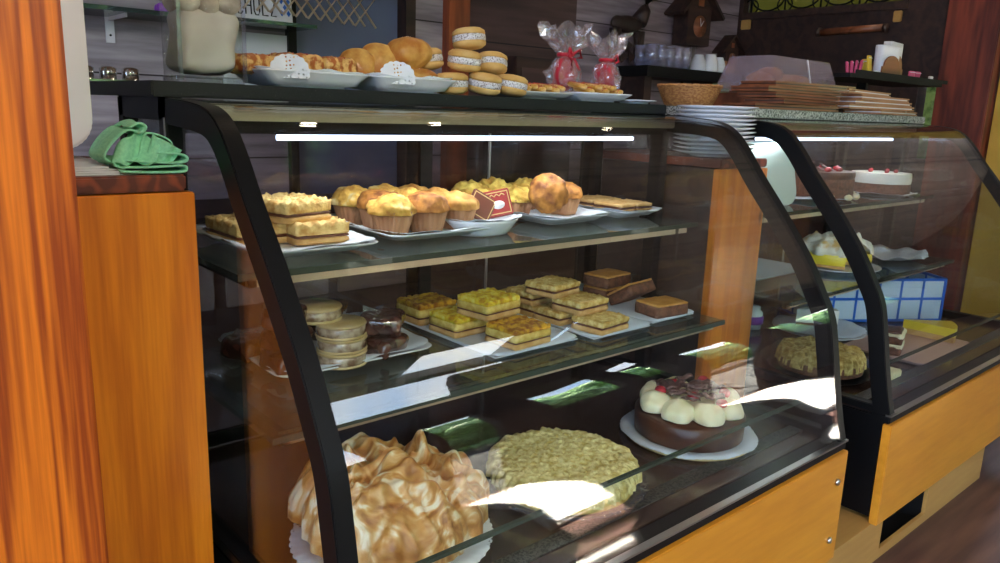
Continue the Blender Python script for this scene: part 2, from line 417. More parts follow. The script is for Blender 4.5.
# the brown timber wall on the right runs towards the camera; stained glass and two slits are cut in it
wb = MB()
wb.box(4.62, 4.72, 2.96, 3.1, 0, 2.7).box(4.62, 4.72, 1.95, 2.96, 0, 1.87).box(4.62, 4.72, 1.95, 2.96, 2.35, 2.7).box(4.62, 4.72, 1.81, 1.95, 0, 2.7)
wb.box(4.62, 4.72, 1.715, 1.81, 0, 1.01).box(4.62, 4.72, 1.715, 1.81, 1.43, 2.7)
struct(wb.build('wall_right', 'darkwood'))
struct(bx('wall_far', 9, 9.1, -1.9, 1.4, 0, 2.7, 'darkwood'))
struct(bx('trim_1', 1.440, 1.475, 2.97, 3.02, 0, 2.7, 'blackmatt'))
struct(bx('trim_2', 1.985, 2.035, 2.95, 3.02, 0, 2.7, 'darkwood'))
struct(bx('trim_3', 2.205, 2.325, 2.93, 3.05, 0, 2.7, 'orangepost'))
def stained():
    f = MB()
    f.box(4.60, 4.66, 1.93, 2.98, 1.825, 1.865).box(4.60, 4.66, 1.93, 2.98, 2.34, 2.38).box(4.60, 4.66, 1.93, 1.955, 1.865, 2.34).box(4.60, 4.66, 2.955, 2.98, 1.865, 2.34)
    w = struct(f.build('window_1', 'darkwood'))
    MB().box(4.665, 4.672, 1.955, 2.955, 1.865, 2.34).build('pane', glass('stained_pane', tint=(.16, .13, .03), solid=.35, scol=(.30, .26, .08)), w)
    t = MB()
    for k in range(4):
        cy = 2.10+k*.235
        t.tube([(4.64, cy+.115*cos(a), 1.96+.085*sin(a)) for a in [2*pi*i/20 for i in range(20)]], .006, 6, True)
        t.tube([(4.64, cy+.12+.05*cos(a), 1.905+.045*sin(a)) for a in [2*pi*i/16 for i in range(16)]], .005, 6, True)
        t.tube([(4.64, cy+.118, 1.865), (4.64, cy+.118, 2.34)], .006, 6)
    t.build('leading', 'blackmatt', w)
stained()
w2 = struct(MB().box(4.60, 4.64, 1.700, 1.715, 1.0, 1.44).box(4.60, 4.64, 1.81, 1.825, 1.0, 1.44).box(4.60, 4.64, 1.70, 1.825, 1.43, 1.445).build('window_2', 'darkwood'))
MB().box(4.67, 4.675, 1.715, 1.81, 1.01, 1.43).build('pane', 'glass', w2)
# back counter with pale drawer fronts, below the wall shelves
bc_ = thing('back_counter', 'brown back counter with pale drawer fronts along the rear wall', 'counter', (.3, 2.5, 0))
MB().box(-.8, 4.25, 0, .46, 0, .80).build('counter_body', mat('dull_brown_boards', (.13, .075, .05), (.20, .12, .08), scale=9, rough=.6, stretch=(.1, 1, 1)), bc_)
MB().box(-.82, 4.27, -.02, .47, .80, .83).build('counter_top', 'darkwood', bc_, bevel=.003)
for k in range(5):
    dr = MB().box(-.6+.42*k, -.22+.42*k, -.014, 0, .52, .74).build('drawer', mat('pale_drawer', (.42, .33, .24), (.50, .40, .30), scale=8, rough=.5) if k == 0 else 'pale_drawer', bc_, bevel=.004)
    MB().tube([(-.46+.42*k, -.02, .64), (-.36+.42*k, -.02, .64)], .006, 6).build('drawer_handle', 'steel', dr)

# counter plinth: plywood platform the cases stand on, with a dark recess cut in it
pl = MB()
pl.box(-.5, 2.11, .755, .765, 0, .135).box(2.43, 2.92, .755, .765, 0, .135).box(2.11, 2.43, .755, .765, 0, .03).box(-.5, 2.92, .765, .80, .124, .135)
pl.box(-.5, 2.92, .80, 1.78, .118, .135)
struct(pl.build('trim_4', 'plinthwood'))
struct(MB().box(2.10, 2.44, .90, .91, 0, .118).box(2.10, 2.11, .766, .90, 0, .118).box(2.43, 2.44, .766, .90, 0, .118).box(2.11, 2.43, .766, .90, .001, .006).build('trim_7', 'blackmatt'))  # black lining added so the recess stays dark
cw_ = thing('caster_wheel', 'small black caster wheel inside the dark recess of the plinth', 'wheel', (2.38, .85, 0))
MB().lathe([(.0001, -.012), (.026, -.012), (.030, -.008), (.030, .008), (.026, .012), (.0001, .012)], 24).rot(Matrix.Rotation(R(90), 3, 'Y')).move((0, 0, .030)).build('wheel', 'rubber', cw_)
MB().box(-.018, .018, -.016, .016, .052, .112).build('caster_fork', 'steel', cw_)

# customer side: timber front with window openings, then the street
front = MB()
FY0, FY1 = -1.9, -1.82
OPEN = [(-2.3, .2, .3, 2.5), (1.2, 1.95, 1.2, 2.3), (2.38, 2.78, 0, 2.05), (3.2, 3.9, 1.0, 2.4), (4.1, 4.5, 1.1, 2.4), (4.8, 5.5, 0, 2.1), (6.1, 8.4, 1.0, 2.4)]
def wall_with(opens, x0, x1, z1):
    xs = sorted([x0, x1]+[o[0] for o in opens]+[o[1] for o in opens])
    for a, b in zip(xs[:-1], xs[1:]):
        o = [q for q in opens if q[0] <= a+1e-6 and q[1] >= b-1e-6]
        if not o: front.box(a, b, FY0, FY1, 0, z1)
        else:
            if o[0][2] > 0: front.box(a, b, FY0, FY1, 0, o[0][2])
            if o[0][3] < z1: front.box(a, b, FY0, FY1, o[0][3], z1)
wall_with(OPEN, -2.5, 9, 2.62)
front.box(2.95, 9, FY0, FY1, 2.62, 2.72)
# unseen porch roof added to block the sun, open above the two doorways
aw = MB()
for a, b in ((-2.6, 2.34), (2.82, 4.76), (5.54, 9.0)): aw.box(a, b, -3.2, -1.9, 2.50, 2.56)
for x in (-2.4, 1.1, 3.1, 6.0, 8.9): aw.box(x, x+.09, -3.2, -3.1, -.02, 2.5)
struct(aw.build('sun_block_roof', 'darkwood'))
struct(MB().box(1.0, 4.6, -2.10, -1.50, 3.5, 3.54).box(1.0, 1.06, -1.95, -1.89, 2.8, 3.5).box(4.54, 4.6, -1.95, -1.89, 2.8, 3.5).build('sun_blocker', 'darkwood'))   # unseen box added to keep direct sun out of the skylight
struct(front.build('wall_front', 'darkwood'))
struct(bx('ground', -14, 24, -16, -1.9, -.12, -.02, mat('street_paving', (.035, .035, .033), (.06, .058, .055), scale=3, rough=.9)))
leafm = mat('leaves', (.05, .14, .03), (.34, .55, .20), scale=9, rough=.6, bump=.6, lo=.45, hi=.6)
def tree(lab, x, y, h, r, sd):
    t = thing('street_tree', lab, 'tree', (x, y, 0), 0, 'street trees outside the front')
    MB().tube([(0, 0, -.05), (.05, 0, h*.3), (-.03, .05, h*.5)], [.16, .12, .08], 8).build('trunk', 'darkwood', t)
    c = MB()
    for k in range(7):
        a = k*1.1; c.blob(r*.62, r*.62, r*.6, 3, r*.22, 2.2, sd*9+k, (r*.5*cos(a), r*.5*sin(a), h*.40+(k % 4)*r*.42))
    c.build('foliage', leafm, t)
for i, (x, y, h, r, lab) in enumerate([(-1.2, -6.5, 3.4, 1.3, 'leafy tree across the street, leftmost from the door'), (2.6, -6.6, 3.0, 1.2, 'leafy tree straight across from the entrance'), (6.2, -6.2, 3.2, 1.3, 'leafy tree across the street, second right of the entrance'), (10.0, -6.6, 3.4, 1.4, 'leafy tree across the street facing the wide window'), (14, -6.2, 3.2, 1.4, 'leafy tree far down the street'), (18, -6.8, 3.8, 1.5, 'leafy tree at the far end of the street')]): tree(lab, x, y, h, r, i+1)
hd = MB(); hd.grid(lambda u, v: (-6+30*u, -9+.6*noise.noise(Vector((u*40, v*6, 1))), -.1+2.7*v+.35*noise.noise(Vector((u*30, v*5, 4)))), 160, 20)
hd.grid(lambda u, v: (-6+30*u, -9.9+1.2*v, 2.6+.35*noise.noise(Vector((u*30, 5, 4)))), 160, 3)
tag(hd.build('hedge', leafm, None), 'long clipped green hedge across the street', 'hedge')
gbm = MB()
for k in range(7): gbm.blob(.5, .5, .55, 3, .16, 5, k, (.25*sin(k*2), -.9+.4*k, .5+.42*(k % 3)))
tag(gbm.build('garden_bush', leafm, None, loc=(6.1, 2.4, 0)), 'leafy green bush outside the narrow window at the right', 'bush')

# ------------------------------------------------------------------ display cases
PROF = [(.752, .45), (.765, .50), (.78, .57), (.797, .66), (.815, .74), (.846, .80), (.895, .88), (.975, .983), (1.04, 1.06), (1.09, 1.125), (1.13, 1.165), (1.175, 1.186), (1.25, 1.195), (1.36, 1.2)]
def catmull(P, n=5):
    P = [Vector((0, a[0], a[1])) for a in P]; o = []
    for i in range(len(P)-1):
        a, b, c, d = P[max(i-1, 0)], P[i], P[i+1], P[min(i+2, len(P)-1)]
        for k in range(n):
            t = k/n; o.append(.5*(2*b+(c-a)*t+(2*a-5*b+4*c-d)*t*t+(3*b-a-3*c+d)*t**3))
    return o+[P[-1]]
CURVE = catmull(PROF)
def strip(mb, x0, x1, curve, off0, off1, smooth=True):
    """band between two offsets of a profile curve, extruded in x"""
    rings = []
    for i, p in enumerate(curve):
        t = (curve[min(i+1, len(curve)-1)]-curve[max(i-1, 0)]).normalized(); n = Vector((0, -t.z, t.y))   # outward
        a = p+n*off0; b = p+n*off1
        rings.append([(x0, a.y, a.z), (x1, a.y, a.z), (x1, b.y, b.z), (x0, b.y, b.z)])
    return mb.loft(rings, False)
def display_case(name, label, x0, x1):
    t = thing(name, label, 'display case', (x0, .741, .135))
    def P(mb, n, m, par=None, **k):
        o = mb.move((-x0, -.741, -.135)).build(n, m, par or t, **k); return o
    # cabinet below
    P(MB().box(x0, x1, .765, 1.62, .15, .44), 'base_cabinet', 'black', bevel=.003)
    fp = P(MB().box(x0-.005, x1+.008, .741, .764, .135, .424), 'front_panel', 'panelwood', bevel=.002)
    for z in (.355, .20):
        for x in (x1-.035,):
            b = MB().lathe([(0.0001, 0), (.0085, 0), (.0085, .004), (.006, .007), (.0001, .007)], 14)
            b.rot(Matrix.Rotation(R(90), 3, 'X')).move((x, .741, z)); P(b, 'bolt', 'steel', fp)
    # bottom rail and its steel line
    P(MB().box(x0-.004, x1+.006, .748, .80, .426, .447), 'bottom_rail', 'black', bevel=.003)
    P(MB().box(x0-.006, x1+.008, .745, .760, .447, .4515), 'rail_edge', 'steel')
    P(MB().box(x0+.01, x1-.01, .80, 1.62, .440, .450), 'deck', 'deck')
    P(MB().box(x0+.03, x1-.03, .842, .878, .450, .4525), 'air_grille', 'vent')
    # curved front pane with its seam
    g = MB(); rows = [[(x, p.y, p.z) for x in (x0+.012, x1-.012)] for p in CURVE[1:]]
    vs = [v for r_ in rows for v in r_]; g.add(vs, [(2*i, 2*i+1, 2*i+3, 2*i+2) for i in range(len(rows)-1)], True)
    gl = P(g, 'curved_front_glass', 'glass', solid=.005); gl.modifiers['solid'].use_rim = False
    P(MB().box(x0+.03, x1-.03, .786, .794, .574, .580), 'glass_seam', 'edgeg')
    # end frames and end panes
    for xa, xb in ((x0-.004, x0+.026), (x1-.026, x1+.006)):
        f = MB(); strip(f, xa, xb, CURVE, -.040, .003)
        P(f, 'end_frame', 'black', bevel=.002)
        b = MB().box(xa, xb, .79, 1.62, .447, .468).box(xa, xb, 1.345, 1.385, .45, 1.204).box(xa, xb, 1.585, 1.62, .45, 1.204).box(xa, xb, 1.345, 1.62, 1.165, 1.204)
        P(b, 'end_post', 'black', bevel=.002)
        s_ = MB().box(xa-.001 if xa < x0+.1 else xb-.004, xa+.004 if xa < x0+.1 else xb+.001, 1.352, 1.358, .47, 1.17)
        P(s_, 'post_strip', 'steel')
        xm = (xa+xb)/2; pts = [(xm, p.y, p.z) for p in CURVE]+[(xm, 1.60, 1.2), (xm, 1.60, .455), (xm, .79, .455)]
        P(MB().add(pts, [tuple(range(len(pts)))]), 'end_glass', 'glass', solid=.004)
    # two glass shelves on metal rails
    for y, z, xi in ((1.194, .926, .045), (1.083, .681, .045)):
        sh = P(MB().box(x0+xi, x1-xi, y, 1.60, z-.010, z), 'glass_shelf', 'shelfg')
        P(MB().box(x0+xi-.001, x1-xi+.001, y-.003, y+.004, z-.011, z+.0005), 'shelf_edge', 'edgeg', sh)
        P(MB().box(x0+xi+.03, x1-xi, y+.030, y+.044, z-.032, z-.012), 'shelf_rail', 'tansteel', sh)
        for x in (x0+xi+.03, x1-xi-.05):
            P(MB().box(x, x+.014, y+.03, 1.60, z-.032, z-.012), 'shelf_bracket', 'blackmatt', sh)
    # lamp housing and tube under the top
    P(MB().box(x0+.03, x1-.03, 1.325, 1.40, 1.150, 1.200), 'lamp_housing', 'blackmatt', bevel=.004)
    P(MB().box(x0+.03, x1-.03, 1.300, 1.326, 1.168, 1.196), 'housing_trim', 'tansteel', bevel=.003)
    lt = P(MB().tube([(x0+.185, 1.335, 1.139), (x1-.165, 1.335, 1.139)], .0055, 10), 'light_tube', 'led')
    # sliding rear doors
    for k, (a, b) in enumerate(((x0+.02, x0+.72), (x0+.66, x1-.02))):
        y = 1.595+.014*k
        d = MB().box(a, a+.035, y, y+.012, .455, 1.165).box(b-.035, b, y, y+.012, .455, 1.165).box(a, b, y, y+.012, .455, .485).box(a, b, y, y+.012, 1.135, 1.165)
        do = P(d, 'sliding_door', 'black'); P(MB().box(a+.03, b-.03, y+.004, y+.008, .48, 1.14), 'door_glass', 'rearg', do)
    P(MB().box(x0+.9, x0+.904, 1.585, 1.592, .47, 1.14), 'door_track', 'steel')
    return t
M['led'] = emit('led_tube', (.62, .74, 1.0), 4.5)
X1, X1b, X2, X2b = .435, 1.78, 2.035, 3.38
case1 = display_case('pastry_display_case', 'nearer curved glass pastry display case with black frame and golden wood front', X1, X1b)
case2 = display_case('pastry_display_case', 'farther curved glass display case with cakes, beside the plate stack, at the right', X2, X2b)
for cx in (X1, X2):
    l = lamp('case_light', 'AREA', (cx+.67, 1.335, 1.128), 2.6 if cx == X1 else 1.6, (.86, .91, 1.0), 1.0, .02)
    l.parent = case1 if cx == X1 else case2; l.location = (.67, .594, .993)
# counter slabs
tag(bx('countertop', X1-.02, X1b+.004, 1.358, 1.79, 1.204, 1.230, 'slab', bevel=.003), 'long black granite countertop along the top of the nearer case', 'countertop')
tag(bx('countertop', X2+.004, 3.50, 1.33, 1.79, 1.204, 1.232, 'granite', bevel=.003), 'speckled grey granite countertop on the farther case, under the menus', 'countertop')
# left pine pillar, pine board cabinet with its red cap, board between the cases
tag(bx('wooden_pillar', -.25, .205, .95, 1.14, 0, 2.9, 'pillar', bevel=.004), 'tall thick orange pine pillar at the left edge', 'pillar')
lb = thing('wooden_counter_end', 'orange pine counter end with dark red cap, green cloth on it', 'counter end', (.32, 1.17, 0))
MB().box(-.086, .090, 0, .022, 0, 1.066).build('front_board', 'board', lb, bevel=.002)
MB().box(-.30, .066, .022, .42, 0, 1.066).build('cabinet_body', 'darkwood', lb)
MB().box(-.30, .080, .004, .44, 1.068, 1.092).build('cap', 'capwood', lb, bevel=.003)
rb = thing('wooden_counter_end', 'golden pine counter end between the two display cases, plates on it', 'counter end', (1.905, 1.17, 0))
MB().box(-.118, .118, 0, .022, .137, 1.066).build('front_board', 'board', rb, bevel=.002)
MB().box(-.112, .112, .022, .42, .137, 1.066).build('cabinet_body', 'darkwood', rb)
MB().box(-.112, .118, .004, .44, 1.068, 1.092).build('cap', 'capwood', rb, bevel=.003)
# ceiling spotlights (they mirror in the glass tops)
spot_m = emit('spot_glow', (1, .85, .6), 9)
def spot():
    t = thing('ceiling_spotlight', '', 'spotlight', (0, 0, 2.7))
    MB().lathe([(.055, 0), (.06, -.012), (.045, -.03), (.038, -.03), (.036, -.006), (.0001, -.006)], 20).build('rim', 'chrome', t)
    MB().lathe([(.034, -.010), (.030, -.02), (.0001, -.022)], 16).build('bulb', spot_m, t); return t
for o, l in zip(series(spot, [((1.40, 1.7, 2.7), 0, 'ceiling spotlight nearest the pine pillar'), ((2.05, 1.9, 2.7), 0, 'ceiling spotlight above the blue wall panel'), ((3.1, 1.7, 2.7), 0, 'ceiling spotlight above the nearer case end'), ((4.4, 1.7, 2.7), 0, 'ceiling spotlight above the farther case')], 'ceiling spotlights'), range(4)):
    lamp('spot_light', 'SPOT', (0, 0, -.03), 14, (1, .82, .6), .03, rot=(0, 0, 0), spot=R(110)).parent = o

# ------------------------------------------------------------------ food and china builders
M.update(
 crumb=mat('golden_crumble', (.50, .30, .06), (.76, .56, .20), scale=55, rough=.85, bump=.9, bscale=130, c3=(.84, .70, .32)),
 crumbbrown=mat('toasted_crumble', (.42, .20, .05), (.74, .50, .20), scale=50, rough=.85, bump=.9, bscale=120),
 yellowtop=mat('yellow_coconut_top', (.58, .28, .01), (.86, .60, .02), scale=60, rough=.7, bump=.9, bscale=140, lo=.38, hi=.52, c3=(.90, .76, .16)),
 orangetop=mat('caramelised_top', (.34, .11, .008), (.78, .42, .02), scale=60, rough=.6, bump=.9, bscale=140),
 bakedcake=mat('baked_sponge', (.62, .40, .07), (.78, .58, .16), scale=60, rough=.85, bump=.5, bscale=150),
 biscuit=mat('pale_biscuit', (.55, .30, .09), (.68, .42, .16), scale=30, rough=.8, bump=.3, bscale=90),
 jam=mat('dark_jam', (.10, .025, .012), (.16, .05, .02), scale=40, rough=.4),
 choc=mat('dark_chocolate', (.055, .017, .008), (.10, .034, .014), scale=20, rough=.35, bump=.2),
 chocsponge=mat('chocolate_sponge', (.10, .035, .016), (.18, .065, .03), scale=80, rough=.8, bump=.5, bscale=160),
 browntop=mat('orange_brown_glaze', (.48, .20, .03), (.62, .30, .06), scale=30, rough=.5, bump=.3),
 muffingold=mat('muffin_top_gold', (.40, .15, .02), (.78, .46, .09), scale=30, rough=.8, bump=1, bscale=90, lo=.36, hi=.56, c3=(.88, .70, .34)),
 muffin=mat('muffin_top', (.38, .13, .02), (.74, .40, .09), scale=26, rough=.75, bump=.6, bscale=110, lo=.36, hi=.62, c3=(.86, .66, .32)),
 muffindark=mat('muffin_top_spiced', (.20, .055, .010), (.60, .24, .04), scale=34, rough=.7, bump=.8, bscale=110, lo=.36, hi=.58),
 scone=mat('yellow_scone', (.50, .24, .03), (.84, .60, .12), scale=24, rough=.8, bump=.8, bscale=90),
 sugarcrumb=mat('sugary_crumble', (.48, .24, .05), (.78, .54, .20), scale=50, rough=.8, bump=1, bscale=110, lo=.35, hi=.55),
 cup=mat('baking_paper_cup', (.28, .12, .055), (.46, .24, .12), scale=14, rough=.8, stretch=(1, 1, .2)),
 alf=mat('alfajor_biscuit', (.62, .36, .10), (.78, .52, .20), scale=14, rough=.7, bump=.15),
 coco=mat('coconut_rim', (.30, .25, .24), (.80, .78, .80), scale=300, rough=.9, bump=.8, bscale=300, lo=.38, hi=.5),
 bun=mat('glazed_bun', (.46, .16, .02), (.74, .42, .10), scale=16, rough=.6, bump=.5, coat=.1, bscale=60),
 sugar=mat('pearl_sugar', (.85, .80, .74), rough=.6),
 seedbread=mat('seeded_pastry', (.42, .11, .02), (.80, .48, .16), scale=70, rough=.5, bump=.6, lo=.42, hi=.55, bscale=130),
 stripe=mat('iced_biscuit', (.62, .32, .05), (.85, .60, .28), scale=70, rough=.6, stretch=(1, .15, 1)),
 redicing=mat('red_icing', (.45, .03, .02), rough=.4),
 meringue=toasted('toasted_meringue'),
 meringue2=mat('pale_meringue', (.86, .82, .68), (.66, .42, .14), scale=24, rough=.5, lo=.5, hi=.66, detail=3),
 lemon=mat('lemon_curd', (.80, .58, .02), (.88, .70, .06), scale=10, rough=.3),
 streusel=mat('pale_streusel', (.52, .40, .11), (.84, .75, .36), scale=70, rough=.9, bump=1, bscale=160, lo=.36, hi=.6),
 streusel2=mat('olive_gold_streusel', (.34, .22, .05), (.66, .50, .18), scale=60, rough=.9, bump=1, bscale=120),
 cream=mat('whipped_cream', (.84, .76, .46), (.90, .84, .58), scale=12, rough=.45, sss=.1),
 whitecream=mat('white_cream', (.82, .79, .70), rough=.5, sss=.1),
 shard=mat('chocolate_shavings', (.085, .036, .032), (.17, .085, .075), scale=40, rough=.45),
 cherry=mat('cherry', (.35, .01, .02), (.50, .03, .04), scale=30, rough=.15, coat=.6),
 gold=mat('gold_foil', (.80, .50, .08), (.90, .68, .20), scale=60, rough=.22, metal=1, bump=1, bscale=60),
 redcard=mat('red_card', (.33, .012, .016), rough=.4), browncard=mat('brown_card', (.16, .05, .03), rough=.3),
 goldline=mat('gold_line', (.65, .45, .18), rough=.4), foil=mat('crinkled_wrap', (.75, .75, .72), rough=.2, metal=.9, bump=1, bscale=90),
 darkwrap=mat('wrapped_chocolate', (.045, .014, .010), (.13, .045, .028), scale=20, rough=.15, coat=1, bump=1, bscale=34),
 creamwrap=mat('wrapped_shortbread', (.50, .35, .14), (.62, .46, .22), scale=16, rough=.4, coat=.6, bump=.3, bscale=40),
 creamside=mat('wrapped_filling', (.20, .11, .06), (.58, .46, .32), scale=40, rough=.2, coat=.8, bump=.8, bscale=50),
 cloth=mat('mint_green_cloth', (.24, .60, .36), (.30, .68, .42), scale=200, rough=.9, bump=.2),
 pinkred=mat('red_ribbon', (.55, .01, .03), rough=.5), purple=mat('purple_ribbon', (.25, .04, .42), rough=.4),
 bluep=mat('blue_plastic', (.015, .13, .55), rough=.35), palep=mat('pale_plastic', (.46, .54, .50), rough=.4),
 cyanpaper=mat('pale_blue_paper', (.55, .66, .75), rough=.7),
 bread=mat('bread_crust', (.50, .20, .05), (.70, .38, .12), scale=16, rough=.6, bump=.4),
 wicker=mat('wicker', (.34, .13, .04), (.56, .27, .09), scale=90, rough=.6, bump=.8, stretch=(1, 1, 2.5)),
 stone=mat('powdered_biscuit', (.46, .38, .32), (.74, .66, .58), scale=16, rough=.9, bump=.6, bscale=50),
 flour=mat('flour_bag', (.62, .55, .50), (.72, .66, .61), scale=6, rough=.6, bump=.4, bscale=22),
)
def tray(w, d, h=.022, m='white', name='tray_dish', flare=.82):
    """low rectangular dish with a foot ring, flared wall and flat rim"""
    r = min(w, d)*.10
    b = MB().loft([rr(w*.62, d*.62, r*.7, 0), rr(w*.62, d*.62, r*.7, .004), rr(w*.80, d*.80, r, .006), rr(w*flare+.01, d*flare+.01, r, h*.55), rr(w-.006, d-.006, r, h-.003), rr(w, d, r, h), rr(w-.006, d-.006, r, h+.001),
                   rr(w*.86, d*.86, r, h*.75), rr(w*.80, d*.80, r, .0095)], True)
    return b
def plate_mb(R_, h=.018, foot=.55):
    return MB().lathe([(.0001, .002), (R_*foot, .002), (R_*foot, 0), (R_*foot+.004, 0), (R_*foot+.006, .004), (R_*.82, h*.55), (R_, h-.002), (R_, h), (R_*.97, h), (R_*.8, h*.62), (R_*.6, .007), (.0001, .006)], 48)
def doily(w, d, lift=.012, sup=6, n=120, scal=.004, rings=6, wav=.003, seed=0, base=.55):
    """lace paper: scalloped outline, lying flat in the middle and riding up at the edge"""
    vs = [(0, 0, 0)]; fs = []
    nsc = int((w+d)*2/.013)
    for j in range(1, rings+1):
        q = j/rings
        for i in range(n):
            a = 2*pi*i/n; ca, sa = cos(a), sin(a)
            rad = (abs(ca/(w/2))**sup+abs(sa/(d/2))**sup)**(-1/sup)
            rr_ = rad*q+(scal*abs(sin(a*nsc/2)) if j == rings else 0)
            t = max(0, (q-base)/(1-base)); z = lift*t*t*(3-2*t)+wav*t*sin(a*7+seed)*cos(a*3+seed*2)
            vs.append((rr_*ca, rr_*sa, z))
    for i in range(n): fs.append((0, 1+i, 1+(i+1) % n))
    for j in range(rings-1):
        for i in range(n):
            k = (i+1) % n; a0 = 1+j*n; a1 = 1+(j+1)*n; fs.append((a0+i, a0+k, a1+k, a1+i))
    return MB().add(vs, fs, True)
def put_tray(label, x, y, z, w, d, rz=0, dl=None, h=.022, m='white', group=None, doi=True, dlabel=None, over=1.0, lm='lace', lift=.016):
    t = tag(tray(w, d, h).build('serving_tray', m, None, loc=(x, y, z)), label, 'tray', group); t.rotation_euler = (0, 0, rz)
    if doi:
        o = tag(doily(w*over, d*over, lift, seed=x*9).build('paper_doily', lm, None, loc=(x, y, z+.0105), solid=.0006), dlabel or label.replace('tray', 'tray,', 1), 'doily', 'lace paper doilies'); o.rotation_euler = (0, 0, rz)
    return t
def muffin(top='muffin', sd=0, R_=.044, h=.050, lump=.006):
    t = thing('muffin', '', 'muffin')
    MB().lathe([(R_*.72, 0), (R_*.74, .002), (R_*1.0, h), (R_*.97, h), (R_*.9, h-.004)], 96, fn=lambda r, z, a, j: (r*(1+.045*math.copysign(abs(cos(a*24))**.6, cos(a*24))*(z/h*.6+.4)), z+.0015*sin(a*5+sd))).build('paper_cup', 'cup', t)
    MB().blob(R_*1.10, R_*1.10, R_*.72, 4, lump, 55, sd, (0, 0, h), flat=-.006).build('muffin_top', top, t)
    return t
def bar(w, d, layers, sd=0, name='crumble_bar', r=.004):
    """layered tray-bake piece: layers = (part name, height, material, lumps)"""
    t = thing(name, '', 'cake bar'); z = 0
    for i, (pn, h, m, am) in enumerate(layers):
        sh = .002*(i % 2)
        MB().rbox(w-sh, d-sh, h, min(r, h*.45), 26 if am else 10, .0007 if am else .0006, 120, sd+i, (0, 0, z), topamp=am or None).build(pn, m, t)
        z += h-.0008
    return t
def alfajor(R_=.039, name='alfajor', cap='alf', ring='coco', h=.016, gap=.016, dome=.45):
    t = thing(name, '', 'biscuit')
    def disc(z, up):
        pr = [(.0001, 0), (R_*.97, 0), (R_, .003), (R_*.97, h*.55), (R_*.75, h*.92), (R_*.4, h*1.05), (.0001, h*1.08)]
        if not up: pr = [(r_, h*1.08-zz) for r_, zz in pr][::-1]
        return MB().lathe(pr, 36, (0, 0, z), fn=lambda r_, zz, a, j: (r_*(1+.012*sin(a*3+z*90)), zz))
    disc(0, False).build('lower_biscuit', cap, t)
    MB().lathe([(R_*.90, h), (R_*.99, h+.003), (R_*1.0, h+gap*.5), (R_*.98, h+gap-.001), (R_*.9, h+gap)], 60, fn=lambda r_, z, a, j: (r_*(1+.02*noise.noise(Vector((cos(a)*9, sin(a)*9, z*200)))), z)).build('filling', ring, t)
    disc(h+gap, True).build('upper_biscuit', cap, t)
    return t
Z1, Z2, Z0 = .9265, .6815, .4535      # shelf tops and deck
ZT = .0115                            # tray floor + doily

# ---- upper shelf of the nearer case, left to right
put_tray('long white tray holding crumble slices, far left of the upper shelf', .655, 1.40, Z1, .25, .34, 0, over=1.02, dlabel='lace doily under the crumble slices on the upper shelf')
CR = [('biscuit_base', .014, 'biscuit', 0), ('fruit_layer', .006, 'jam', 0), ('crumble_top', .023, 'sugarcrumb', .009)]
series(lambda: bar(.112, .15, CR, 3, 'crumble_slice', .005), [
 ((.600, 1.43, Z1+ZT+.001), .03, 'crumble slice at the left of its tray, behind the black frame'),
 ((.700, 1.385, Z1+ZT+.001), -.04, 'crumble slice lying at the bottom right of its tray on the upper shelf'),
 ((.665, 1.40, Z1+ZT+.041), .25, 'crumble slice stacked on top of the other two', (1, .9, 1))], 'crumble slices on the upper shelf')
put_tray('white tray of muffins in paper cups, middle left of the upper shelf', .965, 1.435, Z1, .27, .33, 0, over=1.0, dlabel='lace doily under the tray of muffins on the upper shelf')
zm = Z1+ZT+.002
cols = (.885, .972, 1.055)
L = ['front left', 'front middle', 'front right']
series(lambda: muffin('muffindark', 2, .046, .052), [((cols[1]-.012, 1.345, zm), .3, 'dark spiced muffin in the middle of the front row on the muffin tray'), ((.893, 1.425, zm), 1.2, 'dark golden muffin at the left of the second row on the muffin tray')], 'muffins on the tray')
series(lambda: muffin('muffin', 5, .044), [
 ((1.050, 1.355, zm), .3, 'golden muffin at the right of the front row on the muffin tray'),
 ((1.052, 1.44, zm), 1.8, 'golden muffin at the right of the second row on the muffin tray'),
 ((1.045, 1.525, zm), 2.8, 'golden muffin at the back right corner of the muffin tray')], 'muffins on the tray')
series(lambda: muffin('muffingold', 8, .044, lump=.010), [
 ((.873, 1.345, zm), .3, 'crumble-topped muffin at the left of the front row on the muffin tray'),
 ((.972, 1.43, zm), 1.1, 'crumble-topped muffin in the centre of the muffin tray'),
 ((.880, 1.515, zm), 2.1, 'crumble-topped muffin at the back left corner of the muffin tray'),
 ((.965, 1.52, zm), 2.9, 'crumble-topped muffin in the middle of the back row on the muffin tray')], 'muffins on the tray')
